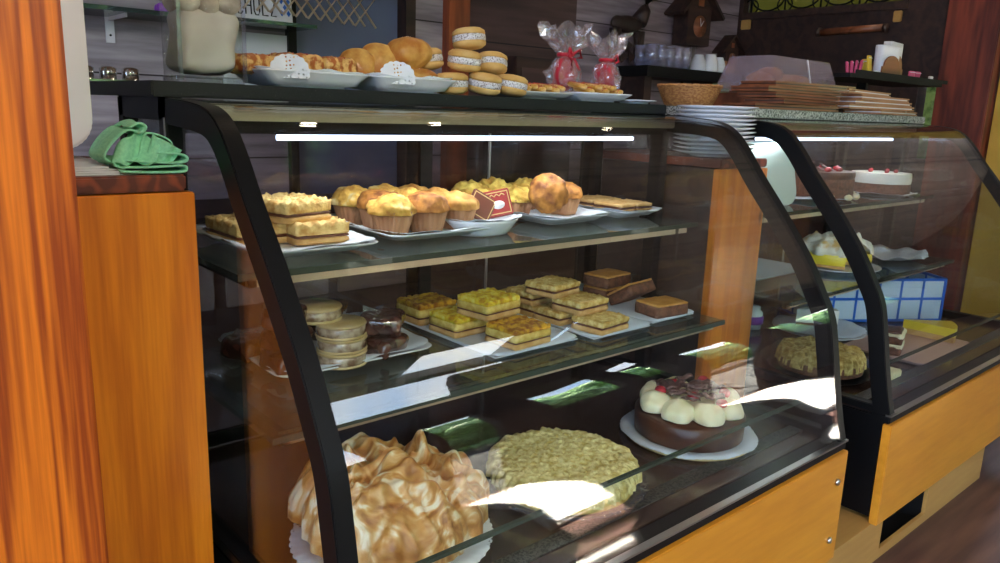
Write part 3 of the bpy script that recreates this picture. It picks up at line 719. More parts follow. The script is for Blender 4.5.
# oval dish of wrapped sweets
ov = MB().lathe([(.0001, .003), (.055, .003), (.056, 0), (.060, 0), (.066, .006), (.084, .030), (.087, .036), (.084, .036), (.075, .022), (.055, .008), (.0001, .007)], 56, sx=1.08, sy=.85)
tag(ov.build('oval_dish', 'white', None, loc=(1.105, 1.335, Z1)), 'deep white oval dish of wrapped chocolates on the upper shelf', 'dish')
tag(doily(.19, .15, .010, sup=2.2, seed=2).build('paper_doily', 'lace', None, loc=(1.105, 1.335, Z1+.030), solid=.0006), 'round lace doily in the dish of wrapped chocolates', 'doily', 'lace paper doilies')
def packet(front, lab, loc, rot, w=.062, h=.062, motif=True):
    t = thing('chocolate_packet', lab, 'packet', loc, group='wrapped chocolates in the oval dish', rot=rot)
    MB().box(-w/2, w/2, -.006, .006, 0, h).build('wrapper', front, t, bevel=.002)
    f = MB()
    for a in ((-w/2+.004, w/2-.004, h-.007, h-.005), (-w/2+.004, w/2-.004, .005, .007), (-w/2+.004, -w/2+.006, .005, h-.005), (w/2-.006, w/2-.004, .005, h-.005)): f.box(a[0], a[1], -.0068, -.006, a[2], a[3])
    f.build('border', 'goldline', t)
    if motif:
        MB().lathe([(.0001, 0), (.013, 0), (.013, .001), (.0001, .001)], 24, sx=1.1, sy=.75).rot(Matrix.Rotation(R(90), 3, 'X')).move((0, -.0062, h*.42)).build('cup_motif', 'paper', t)
        s_ = MB()
        s_.tube([(-.018+.006*k, -.0066, h*.78+(.003 if k % 2 else -.002)) for k in range(7)], .0014, 5); s_.build('script_line', 'goldline', t)
    return t
packet('redcard', 'red square chocolate packet with a cup motif, at the right of the dish', (1.155, 1.325, Z1+.036), (R(-20), R(-12), R(-30)))
packet('browncard', 'dark brown chocolate packet leaning in the middle of the dish', (1.095, 1.345, Z1+.034), (R(-25), R(30), R(-30)), motif=False)
MB2 = MB().blob(.026, .020, .028, 4, .007, 45, 4)
tag(MB2.build('foil_sweet', 'gold', None, loc=(1.055, 1.375, Z1+.060)), 'gold foil wrapped sweet at the left of the oval dish', 'sweet')
# plate of two muffins, one on its side
put_tray('white tray with a tipped muffin, right of the wrapped chocolates', 1.405, 1.42, Z1, .22, .24, .0, over=1.06, dlabel='lace doily under the tipped muffin')
series(lambda: muffin('muffindark', 11, .045), [
 ((1.352, 1.385, Z1+.056), (R(62), 0, R(-35)), 'spiced muffin tipped on its side facing the front'),
 ((1.455, 1.42, zm), .4, 'spiced muffin standing upright beside the tipped one')], 'muffins with the tipped one')
# big scones behind
series(lambda: muffin('scone', 14, .048, .056, .013), [
 ((1.235, 1.535, zm-.01), .3, 'rugged yellow scone at the left end of the back row'),
 ((1.325, 1.545, zm-.01), 1.7, 'rugged yellow scone second in the back row of scones', (1, 1, 1.04)),
 ((1.330, 1.47, zm-.01), 2.9, 'rugged yellow scone standing just behind the red packet', (.95, .95, .9)),
 ((1.425, 1.545, zm-.01), 4.0, 'rugged yellow scone behind the tipped muffin'),
 ((1.520, 1.55, zm-.01), 5.1, 'rugged yellow scone at the right end of the back row')], 'scones in the back row')
put_tray('white tray of flat filled biscuits at the right end of the upper shelf', 1.645, 1.43, Z1, .155, .26, .0, over=1.08, dlabel='lace doily under the flat filled biscuits')
FB = [('lower_layer', .008, 'chocsponge', 0), ('middle_biscuit', .005, 'biscuit', 0), ('chocolate_layer', .007, 'choc', 0), ('top_biscuit', .009, 'biscuit', .002)]
series(lambda: bar(.062, .10, FB, 5, 'filled_biscuit', .003), [
 ((1.608, 1.375, Z1+ZT+.002), .06, 'flat filled biscuit at the front left of the right-hand tray'),
 ((1.678, 1.372, Z1+ZT+.002), -.05, 'flat filled biscuit at the front right of the right-hand tray'),
 ((1.612, 1.487, Z1+ZT+.002), .04, 'flat filled biscuit at the back left of the right-hand tray'),
 ((1.680, 1.485, Z1+ZT+.002), -.04, 'flat filled biscuit at the back right of the right-hand tray')], 'flat filled biscuits')

# ---- lower shelf of the nearer case
put_tray('white tray of wrapped sweets at the left of the lower shelf', .765, 1.44, Z2, .36, .33, 0, over=1.0, lm='lace2', dlabel='bluish lace doily under the film-wrapped biscuits', h=.02)
def wrapped_round(sd=1, R_=.050, side='creamside', top='creamwrap', h=.029, lab=''):
    t = thing('wrapped_biscuit', lab, 'biscuit')
    MB().lathe([(R_*.86, .002), (R_*.98, .006), (R_*.97, h*.5), (R_*.98, h-.006), (R_*.86, h-.002)], 44, fn=lambda r, z, a, j: (r*(1+.014*noise.noise(Vector((cos(a)*5+sd, sin(a)*5, z*90)))), z)).build('filling', side, t)
    for nm, z in (('lower_biscuit', 0), ('upper_biscuit', h-.006)):
        MB().lathe([(.0001, 0), (R_*.97, 0), (R_*1.02, .003), (R_*.98, .0065), (.0001, .0075)], 44, (0, 0, z)).build(nm, top, t)
    return t
zs = Z2+ZT+.001
series(wrapped_round, [
 ((.735, 1.315, zs), .2, 'film-wrapped pale biscuit at the bottom of the stack'),
 ((.736, 1.316, zs+.0295), .9, 'film-wrapped pale biscuit second from the bottom of the stack'),
 ((.733, 1.314, zs+.0590), 1.6, 'film-wrapped pale biscuit third from the bottom of the stack'),
 ((.700, 1.352, zs+.0885), 2.6, 'film-wrapped pale biscuit on the top of the stack')], 'wrapped pale biscuits')
def wrapped_dark(sd=1):
    t = thing('wrapped_chocolate', '', 'chocolate')
    MB().rbox(.082, .082, .042, .016, 14, .006, 30, sd).build('chocolate_body', 'darkwrap', t)
    v = MB()
    for k in range(5):
        a = k*1.25; v.add([(0, 0, .043), (.040*cos(a), .040*sin(a), .047+.004*(k % 2)), (.036*cos(a+.5), .036*sin(a+.5), .042)], [(0, 1, 2)])
    v.build('film_fold', 'foil', t)
    return t
series(wrapped_dark, [
 ((.625, 1.335, zs), .1, 'film-wrapped dark chocolate at the bottom of the left pile'),
 ((.628, 1.338, zs+.044), .6, 'film-wrapped dark chocolate in the middle of the left pile', (1, 1, 1)),
 ((.625, 1.340, zs+.088), 1.1, 'film-wrapped dark chocolate on the top of the left pile', (1, 1, .9)),
 ((.835, 1.325, zs), .3, 'film-wrapped dark chocolate at the bottom of the pile right of the pale biscuits', (1.1, 1.1, 1)),
 ((.838, 1.33, zs+.044), .9, 'film-wrapped dark chocolate on top, right of the pale biscuits', (1.08, 1.08, 1.05)),
 ((.60, 1.46, zs), .4, 'film-wrapped dark chocolate alone behind the left pile'),
 ((.79, 1.48, zs), .4, 'film-wrapped dark chocolate at the bottom behind, by the black door frame'),
 ((.79, 1.48, zs+.044), .9, 'film-wrapped dark chocolate at the top behind, by the black door frame')], 'wrapped dark chocolates')
def board(label, x, y, z, w, d, rz=0, lm='lace2'):
    o = tag(doily(w, d, .004, sup=9, scal=.0045, base=.85, wav=.001, n=200).build('paper_doily', lm, None, loc=(x, y, z+.003), solid=.0006), label, 'doily', 'lace paper doilies'); o.rotation_euler = (0, 0, rz)
    c = tag(MB().box(-w/2+.008, w/2-.008, -d/2+.008, d/2-.008, 0, .002).build('cake_board', 'white', None, loc=(x, y, z)), 'white board under '+label.split(' under ')[-1], 'board', 'flat cake boards'); c.rotation_euler = (0, 0, rz)
board('long lace paper under the yellow squares', 1.157, 1.385, Z2, .27, .42)
YS = [('biscuit_base', .014, 'biscuit', 0), ('jam_line', .004, 'jam', 0), ('yellow_cake', .018, 'bakedcake', 0), ('coconut_top', .013, 'yellowtop', .004)]
OS = YS[:3]+[('caramel_top', .011, 'orangetop', .004)]
zb = Z2+.0045
series(lambda: bar(.116, .100, YS, 3, 'yellow_square', .003), [
 ((1.135, 1.335, zb+.046), .12, 'bright yellow coconut square on top of the others'),
 ((1.092, 1.385, zb), .05, 'yellow coconut square half hidden beneath the top one')], 'yellow squares')
series(lambda: bar(.116, .100, OS, 9, 'yellow_square', .003), [
 ((1.143, 1.238, zb), .06, 'orange-yellow square at the front corner of the lace paper'),
 ((1.085, 1.515, zb), .02, 'orange-topped square at the back left of the yellow squares', (1, 1, 1.15)),
 ((1.212, 1.43, zb), .02, 'orange-yellow square behind the front one at the right')], 'yellow squares')
board('long lace paper under the pale crumb squares', 1.418, 1.37, Z2, .225, .44, 0)
PS = [('biscuit_base', .014, 'biscuit', 0), ('dark_jam_layer', .006, 'jam', 0), ('crumb_top', .014, 'crumb', .004)]
ph = .0325
series(lambda: bar(.112, .095, PS, 21, 'crumb_square', .003), [
 ((1.385, 1.205, zb), .10, 'pale crumb square at the front of its lace paper'),
 ((1.385, 1.275, zb+ph), .06, 'pale crumb square resting second in the front stack', (1, 1, 1)),
 ((1.355, 1.345, zb+2*ph), .16, 'pale crumb square on the very top of the stack'),
 ((1.365, 1.320, zb), .02, 'pale crumb square under the middle of the stack'),
 ((1.355, 1.415, zb+ph), .08, 'pale crumb square second from the bottom in the rear stack'),
 ((1.365, 1.415, zb), .0, 'pale crumb square at the bottom of the rear stack'),
 ((1.345, 1.505, zb), .05, 'pale crumb square at the back of the lace paper')], 'pale crumb squares')
board('lace paper under the brown cake pieces', 1.632, 1.37, Z2, .19, .42, 0)
BS = [('brown_sponge', .030, 'chocsponge', 0), ('glaze_top', .006, 'browntop', .001)]
series(lambda: bar(.115, .085, BS, 31, 'brown_cake_piece', .003), [
 ((1.655, 1.425, zb), .08, 'brown cake piece at the bottom of the rear pile'),
 ((1.650, 1.420, zb+.037), .08, 'brown cake piece on top of the rear pile'),
 ((1.645, 1.315, zb+.020), (R(-32), 0, .1), 'brown cake piece leaning in the middle of its paper'),
 ((1.635, 1.212, zb), -.12, 'brown cake piece lying at the front of its paper')], 'brown cake pieces')

# ---- the three cakes on the deck
def fluted_plate(R_):
    return MB().lathe([(.0001, .004), (R_*.55, .004), (R_*.55, 0), (R_*.6, 0), (R_*.62, .006), (R_*.85, .010), (R_, .018), (R_*1.0, .021), (R_*.84, .013), (R_*.6, .009), (.0001, .008)], 96, fn=lambda r, z, a, j: (r*(1+(.016*cos(a*30) if r > R_*.8 else 0)), z))
# meringue pie
PX_, PY_ = .672, 1.03
tag(plate_mb(.165, .016).build('cake_plate', 'white', None, loc=(PX_, PY_, Z0)), 'white cake plate under the large meringue pie', 'plate')
tag(doily(.345, .345, .006, sup=2, seed=1, n=160).build('paper_doily', 'lace', None, loc=(PX_, PY_, Z0+.0165), solid=.0006), 'round lace doily under the large meringue pie', 'doily', 'lace paper doilies')
mp_ = thing('meringue_pie', 'large pie piled with swirled, toasted meringue at the front left of the case floor', 'pie', (PX_, PY_, Z0+.018))
MB().lathe([(.0001, 0), (.128, 0), (.140, .034), (.136, .036), (.126, .030), (.0001, .030)], 64, fn=lambda r, z, a, j: (r*(1+.01*cos(a*32)), z)).build('pie_crust', 'biscuit', mp_)
MB().lathe([(.0001, .028), (.131, .028), (.134, .050), (.120, .054), (.0001, .054)], 64).build('lemon_filling', 'lemon', mp_)
def mer_fn(Rm, Hm, sd, amp, swirl=3.2, peaks=()):
    def f(u, v):
        a = 2*pi*u; q = v; r = Rm*q
        z0 = Hm*(1-q**3.2)**.55
        wx, wy = r*cos(a), r*sin(a)
        tw = Vector((wx, wy, 0)).length*18
        px_, py_ = wx*cos(tw)-wy*sin(tw), wx*sin(tw)+wy*cos(tw)
        n1 = noise.noise(Vector((px_*14+sd, py_*14, sd))); rid = 1-abs(noise.noise(Vector((px_*11+sd*2, py_*24, 3))))*2.2
        rid2 = 1-abs(noise.noise(Vector((wx*26+sd*3, wy*26, 8))))*2.4
        e = min(1, (1-q)*6+.35)
        z = z0*.86+amp*(n1*.7+max(rid, -.4)*.9+max(rid2, -.4)*.45)*e
        for (ax, ay, hh, ww) in peaks:
            dd = math.hypot(wx-ax, wy-ay); z += hh*math.exp(-(dd/ww)**1.25*1.6)
        ro = r+(.016*noise.noise(Vector((cos(a)*3+sd, sin(a)*3, 1)))+.010*noise.noise(Vector((cos(a)*8, sin(a)*8, sd))))*q
        return (ro*cos(a), ro*sin(a), max(z, -.002) if q < .999 else -.004)
    return f
def swirl_fn(u, v):
    """piped and dragged meringue: broad folded ribbons with curled crests"""
    a = 2*pi*u; q = v; r = .155*q; x, y = r*cos(a), r*sin(a)
    w = Vector((noise.noise(Vector((x*9, y*9, 1))), noise.noise(Vector((x*9, y*9, 5))), 0))*.055
    px_, py_ = x+w.x, y+w.y
    f1 = noise.noise(Vector((px_*7+3, py_*19, 2))); f2 = noise.noise(Vector((px_*15, py_*8, 9))); f3 = noise.noise(Vector((px_*30, py_*22, 4)))
    ridge = math.exp(-(f1*4.2)**2)*.021+math.exp(-(f2*4.0)**2)*.016+math.exp(-(f3*4.5)**2)*.008
    dome = .062*(1-q**3.4)**.6
    for (ax, ay, hh, ww) in ((.01, .085, .030, .022), (.075, .045, .028, .018), (-.07, .07, .022, .024), (-.11, -.02, .026, .020), (.10, -.03, .020, .022), (-.02, -.02, .016, .04)):
        dome += hh*math.exp(-(math.hypot(x-ax, y-ay)/ww)**1.9)
    ro = r*(1+.10*noise.noise(Vector((cos(a)*2.4, sin(a)*2.4, 3)))*q+.05*noise.noise(Vector((cos(a)*7, sin(a)*7, 8)))*q)
    lean = ridge*.5*(q**2)
    return ((ro+lean)*cos(a)+f1*.008, (ro+lean)*sin(a)+f2*.008, max(dome+ridge*(.4+.6*min(1, (1-q)*5)), 0) if v < .999 else -.010)
MB().grid(swirl_fn, 300, 110).move((0, 0, .046)).build('meringue', 'meringue', mp_)
# pale streusel cake
CX_, CY_ = 1.062, 1.00
tag(fluted_plate(.172).build('glass_plate', 'drink', None, loc=(CX_, CY_, Z0)), 'fluted glass plate under the pale streusel cake', 'plate')
sc_ = thing('streusel_cake', 'round pale yellow streusel cake in the middle of the case floor', 'cake', (CX_, CY_, Z0+.0095))
MB().lathe([(.0001, 0), (.138, 0), (.146, .006), (.148, .028), (.143, .034), (.0001, .034)], 80, fn=lambda r, z, a, j: (r*(1+.012*noise.noise(Vector((cos(a)*7, sin(a)*7, z*60)))), z)).build('cake_base', 'bakedcake', sc_)
def stre(R_, H, amp, sd, fr=70, edge=.03):
    def f(u, v):
        a = 2*pi*u; r = R_*v; x, y = r*cos(a), r*sin(a); p_ = Vector((x, y, sd))
        z = H*(1-max(0, (v-.85)/.15)**2)+amp*(noise.noise(p_*fr)+.6*noise.noise(p_*fr*2.1)+.5*noise.noise(p_*fr*.4))
        rr_ = r+(.016*noise.noise(Vector((cos(a)*12, sin(a)*12, sd+v*3))) if v > .8 else 0)
        return (rr_*cos(a), rr_*sin(a), z if v < .999 else -.014)
    return f
MB().grid(stre(.154, .022, .0042, 5, 105), 360, 120).move((0, 0, .034)).build('streusel_top', 'streusel', sc_)
# chocolate tart with cream and cherries
TX_, TY_ = 1.492, 1.0
tag(MB().lathe([(.0001, 0), (.150, 0), (.150, .003), (.0001, .003)], 60).build('cake_board', 'goldline', None, loc=(TX_, TY_, Z0)), 'round gold-edged board under the black forest cake', 'board')
tag(doily(.318, .318, .006, sup=2, seed=4, n=160).build('paper_doily', 'lace2', None, loc=(TX_, TY_, Z0+.004), solid=.0006), 'round lace doily under the black forest cake', 'doily', 'lace paper doilies')
bt = thing('black_forest_cake', 'round chocolate cake topped with cream, chocolate shavings and cherries', 'cake', (TX_, TY_, Z0+.0075))
MB().lathe([(.0001, 0), (.122, 0), (.127, .004), (.130, .052), (.122, .060), (.0001, .060)], 72, fn=lambda r, z, a, j: (r*(1+.01*noise.noise(Vector((cos(a)*6, sin(a)*6, z*40)))), z)).build('chocolate_cake_body', 'choc', bt)
for k in range(8):
    a = 2*pi*k/8+.3
    MB().blob(.040, .038, .033, 4, .006, 26, k*3, (0, 0, .004), flat=-.008).build('cream_rosette', 'cream', bt, loc=(.088*cos(a), .088*sin(a), .068))
MB().rbox(.10, .10, .03, .012, 10, .004, 40, 3).build('cream_centre', 'cream', bt, loc=(0, 0, .058))
rg = random.Random(5)
for k in range(22):
    a = rg.uniform(0, 2*pi); r = rg.uniform(.0, .072); l = rg.uniform(.03, .065); w = rg.uniform(.016, .026)
    c = MB().grid(lambda u, v, l=l, w=w: ((u-.5)*l, (v-.5)*w, .010*(1-((v-.5)*2)**2)*.6+.002*sin(u*9)), 6, 5)
    o = c.build('chocolate_shaving', 'shard', bt, solid=.0022, loc=(r*cos(a), r*sin(a), .104+rg.uniform(0, .012)-r*.05)); o.rotation_euler = (rg.uniform(-.25, .25), rg.uniform(-.22, .22), rg.uniform(0, 6))
for (x, y) in ((-.035, -.030), (.055, -.055), (.012, .060), (-.060, .045), (.075, .020), (.0, -.085)):
    MB().blob(.014, .014, .012, 3, .0008, 60, x*99).build('cherry', 'cherry', bt, loc=(x, y, .110-abs(y)*.16))

# ------------------------------------------------------------------ on the nearer countertop
ZC = 1.2305
def on_slab_tray(label, x, w, dl):
    tag(tray(w, .17, .030).build('serving_tray', 'white', None, loc=(x, 1.465, ZC)), label, 'tray')
    tag(doily(w*.97, .165, .022, sup=5, seed=x*7).build('paper_doily', 'lace', None, loc=(x, 1.465, ZC+.012), solid=.0006), dl, 'doily', 'lace paper doilies')
on_slab_tray('white tray of seeded pastries on the countertop', .735, .235, 'lace doily under the seeded pastries on the countertop')
on_slab_tray('white tray of glazed buns on the countertop', .965, .215, 'lace doily under the glazed buns on the countertop')
def flap(label, x, y, z, s=.05, rz=0, tilt=-12):
    n = 40; vs = [(0, 0, 0)]
    for i in range(n+1):
        a = pi*i/n; r = s*(.72+.28*sin(a))+.0025*abs(sin(a*11)); vs.append((r*cos(a)*1.05, .003*sin(a*5), r*sin(a)))
    o = MB().add(vs, [(0, i, i+1) for i in range(1, n+1)]).build('doily_corner', 'lace', None, solid=.0006)
    o.location = (x, y, z); o.rotation_euler = (R(tilt), 0, rz); tag(o, label, 'doily', 'turned-up doily corners')
flap('scalloped doily corner standing up on the seeded pastry tray', .672, 1.385, ZC+.016, .044, R(-25))
flap('scalloped doily corner standing up on the glazed bun tray', .912, 1.385, ZC+.016, .046, R(-20))
SP = [('pastry_body', .026, 'seedbread', 0)]
def seeded():
    t = thing('seeded_pastry', '', 'pastry')
    MB().rbox(.095, .080, .036, .014, 22, .003, 60, 3).build('pastry_body', 'seedbread', t)
    s_ = MB(); rg = random.Random(3)
    for k in range(26):
        s_.blob(.0022, .0022, .0016, 1, c=(rg.uniform(-.04, .04), rg.uniform(-.033, .033), .0355))
    o = s_.build('seed_topping', 'redicing', t); o['kind'] = 'stuff'
    return t
series(seeded, [((.640, 1.47, ZC+.022), .2, 'seeded pastry at the left end of its tray, beside the jar'), ((.728, 1.475, ZC+.026), -.1, 'seeded pastry in the middle of its tray', (1, 1, 1.1)), ((.805, 1.47, ZC+.026), .15, 'seeded pastry at the right end of its tray', (.85, 1, 1.05))], 'seeded pastries')
def bun(sugar=True, ring=False):
    t = thing('glazed_bun', '', 'bun')
    if ring:
        b = MB(); n = 36; pts = []
        vs = []; fs = []; m = 14
        for i in range(n):
            a = 2*pi*i/n
            for j in range(m):
                q = 2*pi*j/m; r = .034+.021*cos(q)*(1+.05*sin(a*3)); vs.append((r*cos(a), r*sin(a), .020+.020*sin(q)*(1+.06*cos(a*5))))
        for i in range(n):
            for j in range(m): fs.append((i*m+j, ((i+1) % n)*m+j, ((i+1) % n)*m+(j+1) % m, i*m+(j+1) % m))
        b.add(vs, fs, True); b.build('bun_body', 'bun', t)
    else:
        MB().blob(.056, .050, .034, 4, .006, 22, 3, (0, 0, .03)).build('bun_body', 'bun', t)
    if sugar:
        s_ = MB(); rg = random.Random(9)
        for k in range(40):
            a = rg.uniform(0, 6.28); r = rg.uniform(0, .030); s_.blob(.0022, .0022, .002, 1, c=(r*cos(a), r*sin(a), .0655-r*r*12))
        o = s_.build('pearl_sugar_topping', 'sugar', t); o['kind'] = 'stuff'
    return t
series(lambda: bun(True), [((.988, 1.455, ZC+.050), (R(-6), 0, .2), 'large glazed bun with pearl sugar at the top of the bun pile', (1.0, .95, 1.05)), ((.895, 1.50, ZC+.017), .4, 'low glazed bun with sugar at the left of the bun tray', (.8, .8, .55)), ((1.00, 1.46, ZC+.017), 2.4, 'flattened glazed bun with sugar beneath the large one', (1.0, .9, .6))], 'glazed buns with sugar')
series(lambda: bun(False), [((.927, 1.485, ZC+.058), (R(78), R(4), R(-28)), 'plain round bun standing on edge behind the large sugared bun', (.80, .80, .75)), ((.878, 1.49, ZC+.048), (R(72), R(-8), R(-30)), 'plain round bun standing on edge at the left end of the bun pile', (.70, .70, .7))], 'plain buns standing on edge')
zal = ZC+.001
series(alfajor, [
 ((1.175, 1.425, zal+.004), (R(10), 0, .2), 'coconut-rimmed filled biscuit at the front of the pile on the countertop'),
 ((1.262, 1.43, zal+.004), (R(8), 0, 1.2), 'coconut-rimmed filled biscuit at the right end of the bottom row'),
 ((1.093, 1.440, zal), (R(-3), 0, 2), 'coconut-rimmed filled biscuit at the bottom left, touching the bun tray'),
 ((1.130, 1.445, zal+.053), (R(6), R(-4), .8), 'coconut-rimmed filled biscuit at the left of the middle row'),
 ((1.218, 1.450, zal+.052), (R(9), R(10), 1.7), 'coconut-rimmed filled biscuit at the right of the middle row'),
 ((1.160, 1.460, zal+.104), (R(4), R(6), 2.5), 'coconut-rimmed filled biscuit on the very top of the pile'),
 ((1.062, 1.49, zal+.052), (R(5), R(8), 3.1), 'coconut-rimmed filled biscuit just right of the large sugared bun')], 'coconut-rimmed filled biscuits')
# tray of iced biscuits
t_ = tag(tray(.20, .16, .018).build('serving_tray', 'greychina', None, loc=(1.385, 1.50, ZC)), 'plain tray of iced biscuits behind the filled biscuit pile', 'tray')
t_ = tag(tray(.20, .18, .022).build('serving_tray', 'white', None, loc=(1.575, 1.475, ZC)), 'tilted white tray of striped biscuits in front of the cellophane bag', 'tray'); t_.rotation_euler = (0, 0, R(-6))
def iced():
    t = thing('iced_biscuit', '', 'biscuit')
    MB().rbox(.026, .070, .013, .006, 12, .001, 60, 2).build('biscuit_body', 'stripe', t)
    for k in range(6):
        MB().tube([(-.0125, -.028+.011*k, .009), (0, -.026+.011*k, .0145), (.0125, -.024+.011*k, .009)], .0016, 5).build('icing_stripe', 'redicing', t)
    return t
lab = []
its = []
for k in range(6):
    its.append(((1.325+.027*k, 1.47+.004*(k % 2), ZC+.020+.006*(k % 2)), (R(4), R(-8+4*k), R(12-6*k)), 'iced biscuit %s on the plain tray' % ['at the left end', 'second from the left', 'third from the left', 'third from the right', 'second from the right', 'at the right end'][k]))
for k in range(6):
    its.append(((1.508+.027*k, 1.445, ZC+.024+.010*((k+1) % 2)), (R(6), R(10-4*k), R(-14+5*k)), 'iced biscuit %s on the tilted white tray' % ['at the left end', 'second from the left', 'third from the left', 'third from the right', 'second from the right', 'at the right end'][k]))
series(iced, its, 'iced biscuits')
# cellophane bags with red ribbon
def cello_bag(label, x, y, rz, s=1.0, sd=1):
    t = thing('cellophane_bag', label, 'gift bag', (x, y, ZC+.022), rz)
    def f(u, v):
        a = 2*pi*u
        prof = [(0, .040), (.3, .050), (.52, .030), (.60, .017), (.72, .040), (.9, .062), (1, .068)]
        for (a0, r0), (a1, r1) in zip(prof[:-1], prof[1:]):
            if a0 <= v <= a1: r = r0+(r1-r0)*(v-a0)/(a1-a0); break
        k = noise.noise(Vector((cos(a)*3+sd, sin(a)*3, v*5)))
        r = r*(1+.5*k+.22*noise.noise(Vector((cos(a)*8+sd, sin(a)*8, v*14)))+(.16*sin(a*7+sd+v*9) if v > .62 else .08*sin(a*9+v*7)))*s
        return (r*cos(a), r*sin(a)*.8, (.155*v+(.014*sin(a*5+sd) if v > .9 else 0))*s)
    MB().grid(f, 46, 22, smooth=False).build('cellophane_wrap', 'cello', t)
    MB().blob(.040*s, .030*s, .042*s, 3, .010, 30, sd, (0, 0, .048*s)).build('red_filling', 'pinkred', t)
    rb_ = MB()
    rb_.tube([(.021*s*cos(a), .017*s*sin(a), .093*s) for a in [2*pi*i/14 for i in range(14)]], .005*s, 6, True)
    for q in (-1, 1):
        rb_.tube([(0, -.018*s, .093*s), (q*.022*s, -.026*s, .106*s), (q*.030*s, -.028*s, .088*s), (q*.006*s, -.022*s, .084*s), (q*.018*s, -.03*s, .055*s)], .004*s, 5)
    rb_.build('ribbon_bow', 'pinkred', t)
cello_bag('crinkled cellophane bag with a red ribbon, left of the pair', 1.548, 1.53, .2, 1.08, 1)
cello_bag('clear cellophane bag with a red ribbon, right of the pair', 1.668, 1.49, .9, 1.0, 4)
# two small saucers near the end of the counter
for k, (x, y, zz, lb) in enumerate(((1.715, 1.42, ZC, 'small white saucer lying at the right end of the black countertop'), (1.66, 1.52, ZC, 'small white saucer behind, partly hidden by the cellophane bag'))):
    tag(plate_mb(.062, .010).build('saucer', 'white', None, loc=(x, y, zz)), lb, 'saucer', 'small saucers on the countertop')
nb = MB(); nb.grid(lambda u, v: ((u-.5)*.10, .03*sin(v*3), .010+.035*sin(v*3.0)*(1-.5*abs(u-.5))), 10, 10)
tag(nb.build('folded_napkin', 'paper', None, loc=(1.75, 1.57, ZC), solid=.0012), 'folded white paper napkin behind the saucer', 'napkin')
# tall square jar of powdered biscuits
jt = thing('square_glass_jar', 'tall square glass jar filled with powdery round biscuits, at the countertop left', 'jar', (.545, 1.475, ZC))
MB().loft([rr(.118, .10, .012, 0), rr(.118, .10, .012, .26)], True, True, False).build('glass_body', 'glass', jt)
MB().loft([rr(.122, .104, .014, 0), rr(.122, .104, .014, .012)], False).build('jar_base', 'drink', jt)
for sx in (-1, 1):
    MB().box(sx*.058-.003, sx*.058+.003, -.053, -.047, .004, .26).build('corner_edge', 'drink', jt)
flb = tag(MB().rbox(.108, .088, .112, .022, 24, .006, 18, 5, warp=.008).build('flour_bag', 'flour', None, loc=(.545, 1.475, ZC+.018)), 'pale crumpled bag standing at the bottom of the square jar', 'bag')
def pb():
    t = thing('powdered_biscuit', '', 'biscuit'); MB().blob(.026, .023, .021, 3, .004, 40, 2, (0, 0, .014)).build('biscuit_body', 'stone', t); return t
names = ['front left', 'front middle', 'front right', 'back left', 'back middle', 'back right']
its = []
for lv in range(3):
    for k in range(6):
        its.append(((.510+.036*(k % 3), 1.447+.048*(k//3)+.004*lv, ZC+.130+.034*lv), 1.3*k+lv, 'powdery round biscuit in the %s of the %s layer in the square jar' % (names[k], ['lowest', 'middle', 'top'][lv])))
series(pb, its, 'powdery biscuits in the jar')
# things at the far left: white appliance, papers, mint cloth
ap = thing('white_appliance', 'white rounded appliance standing behind the orange pillar', 'appliance', (.16, 1.30, 1.106))
MB().loft([[(p[0], 0, p[1]) for p in rr(.30, .50, .045, 0, 8, (0, .265))], [(p[0], .26, p[1]) for p in rr(.30, .50, .045, 0, 8, (0, .265))]], False).build('housing', 'whitepl_', ap, bevel=.004)
MB().box(-.12, .12, .02, .24, 0, .018).build('foot', 'rubber', ap)
for k in range(4):
    o = tag(bx('paper_sheet', -.02+.012*k, .365-.022*k, 1.19, 1.45, 1.0925+.0032*k, 1.0950+.0032*k, 'paper'), 'white paper on the dark red cap, %s of the stack' % ['bottom sheet', 'second from the bottom', 'second from the top', 'top sheet'][k], 'paper', 'papers on the red cap')
    o.rotation_euler = (0, 0, 0)
def ribbon(path, y0, y1, wob=0, n=10):
    """a folded strip of cloth: a wavy section drawn in x-z, extruded in y"""
    P_ = [Vector((0, p[0], p[1])) for p in path]; o = []
    for i in range(len(P_)-1):
        a, b, c, d = P_[max(i-1, 0)], P_[i], P_[i+1], P_[min(i+2, len(P_)-1)]
        for k in range(6):
            t = k/6; o.append(.5*(2*b+(c-a)*t+(2*a-5*b+4*c-d)*t*t+(3*b-a-3*c+d)*t**3))
    o.append(P_[-1]); m_ = len(o)-1
    def f(u, v):
        p = o[min(m_, int(round(u*m_)))]
        return (p.y+wob*sin(v*7+u*3), y0+(y1-y0)*v, p.z+wob*.7*cos(v*6+u*9)*(v*.8+.2))
    return MB().grid(f, m_, n)
ct = thing('folded_cloth', 'mint green cleaning cloth folded on the dark red cap', 'cloth', (.012, 0, 0))
ribbon([(.300, 1.098), (.340, 1.0955), (.385, 1.0955), (.392, 1.100), (.385, 1.1045), (.340, 1.103), (.300, 1.104), (.293, 1.109), (.300, 1.114), (.345, 1.110), (.384, 1.109), (.394, 1.114), (.386, 1.121), (.350, 1.124)], 1.180, 1.27).build('lower_folds', 'cloth', ct, solid=.0028)
ribbon([(.352, 1.120), (.372, 1.128), (.368, 1.142), (.340, 1.152), (.330, 1.140), (.322, 1.118), (.300, 1.108), (.284, 1.112), (.278, 1.120), (.292, 1.140), (.312, 1.155), (.330, 1.152), (.338, 1.160), (.330, 1.166), (.318, 1.160)], 1.186, 1.262, .004, 14).build('crumpled_top', 'cloth', ct, solid=.0028)
b_ = MB().grid(lambda u, v: (.288+.060*u+.012*v, 1.184-.006*sin(u*8)+.008*v, 1.108+.045*v*(.55+.45*sin(u*3.1))+.003*sin(u*14)), 20, 14)
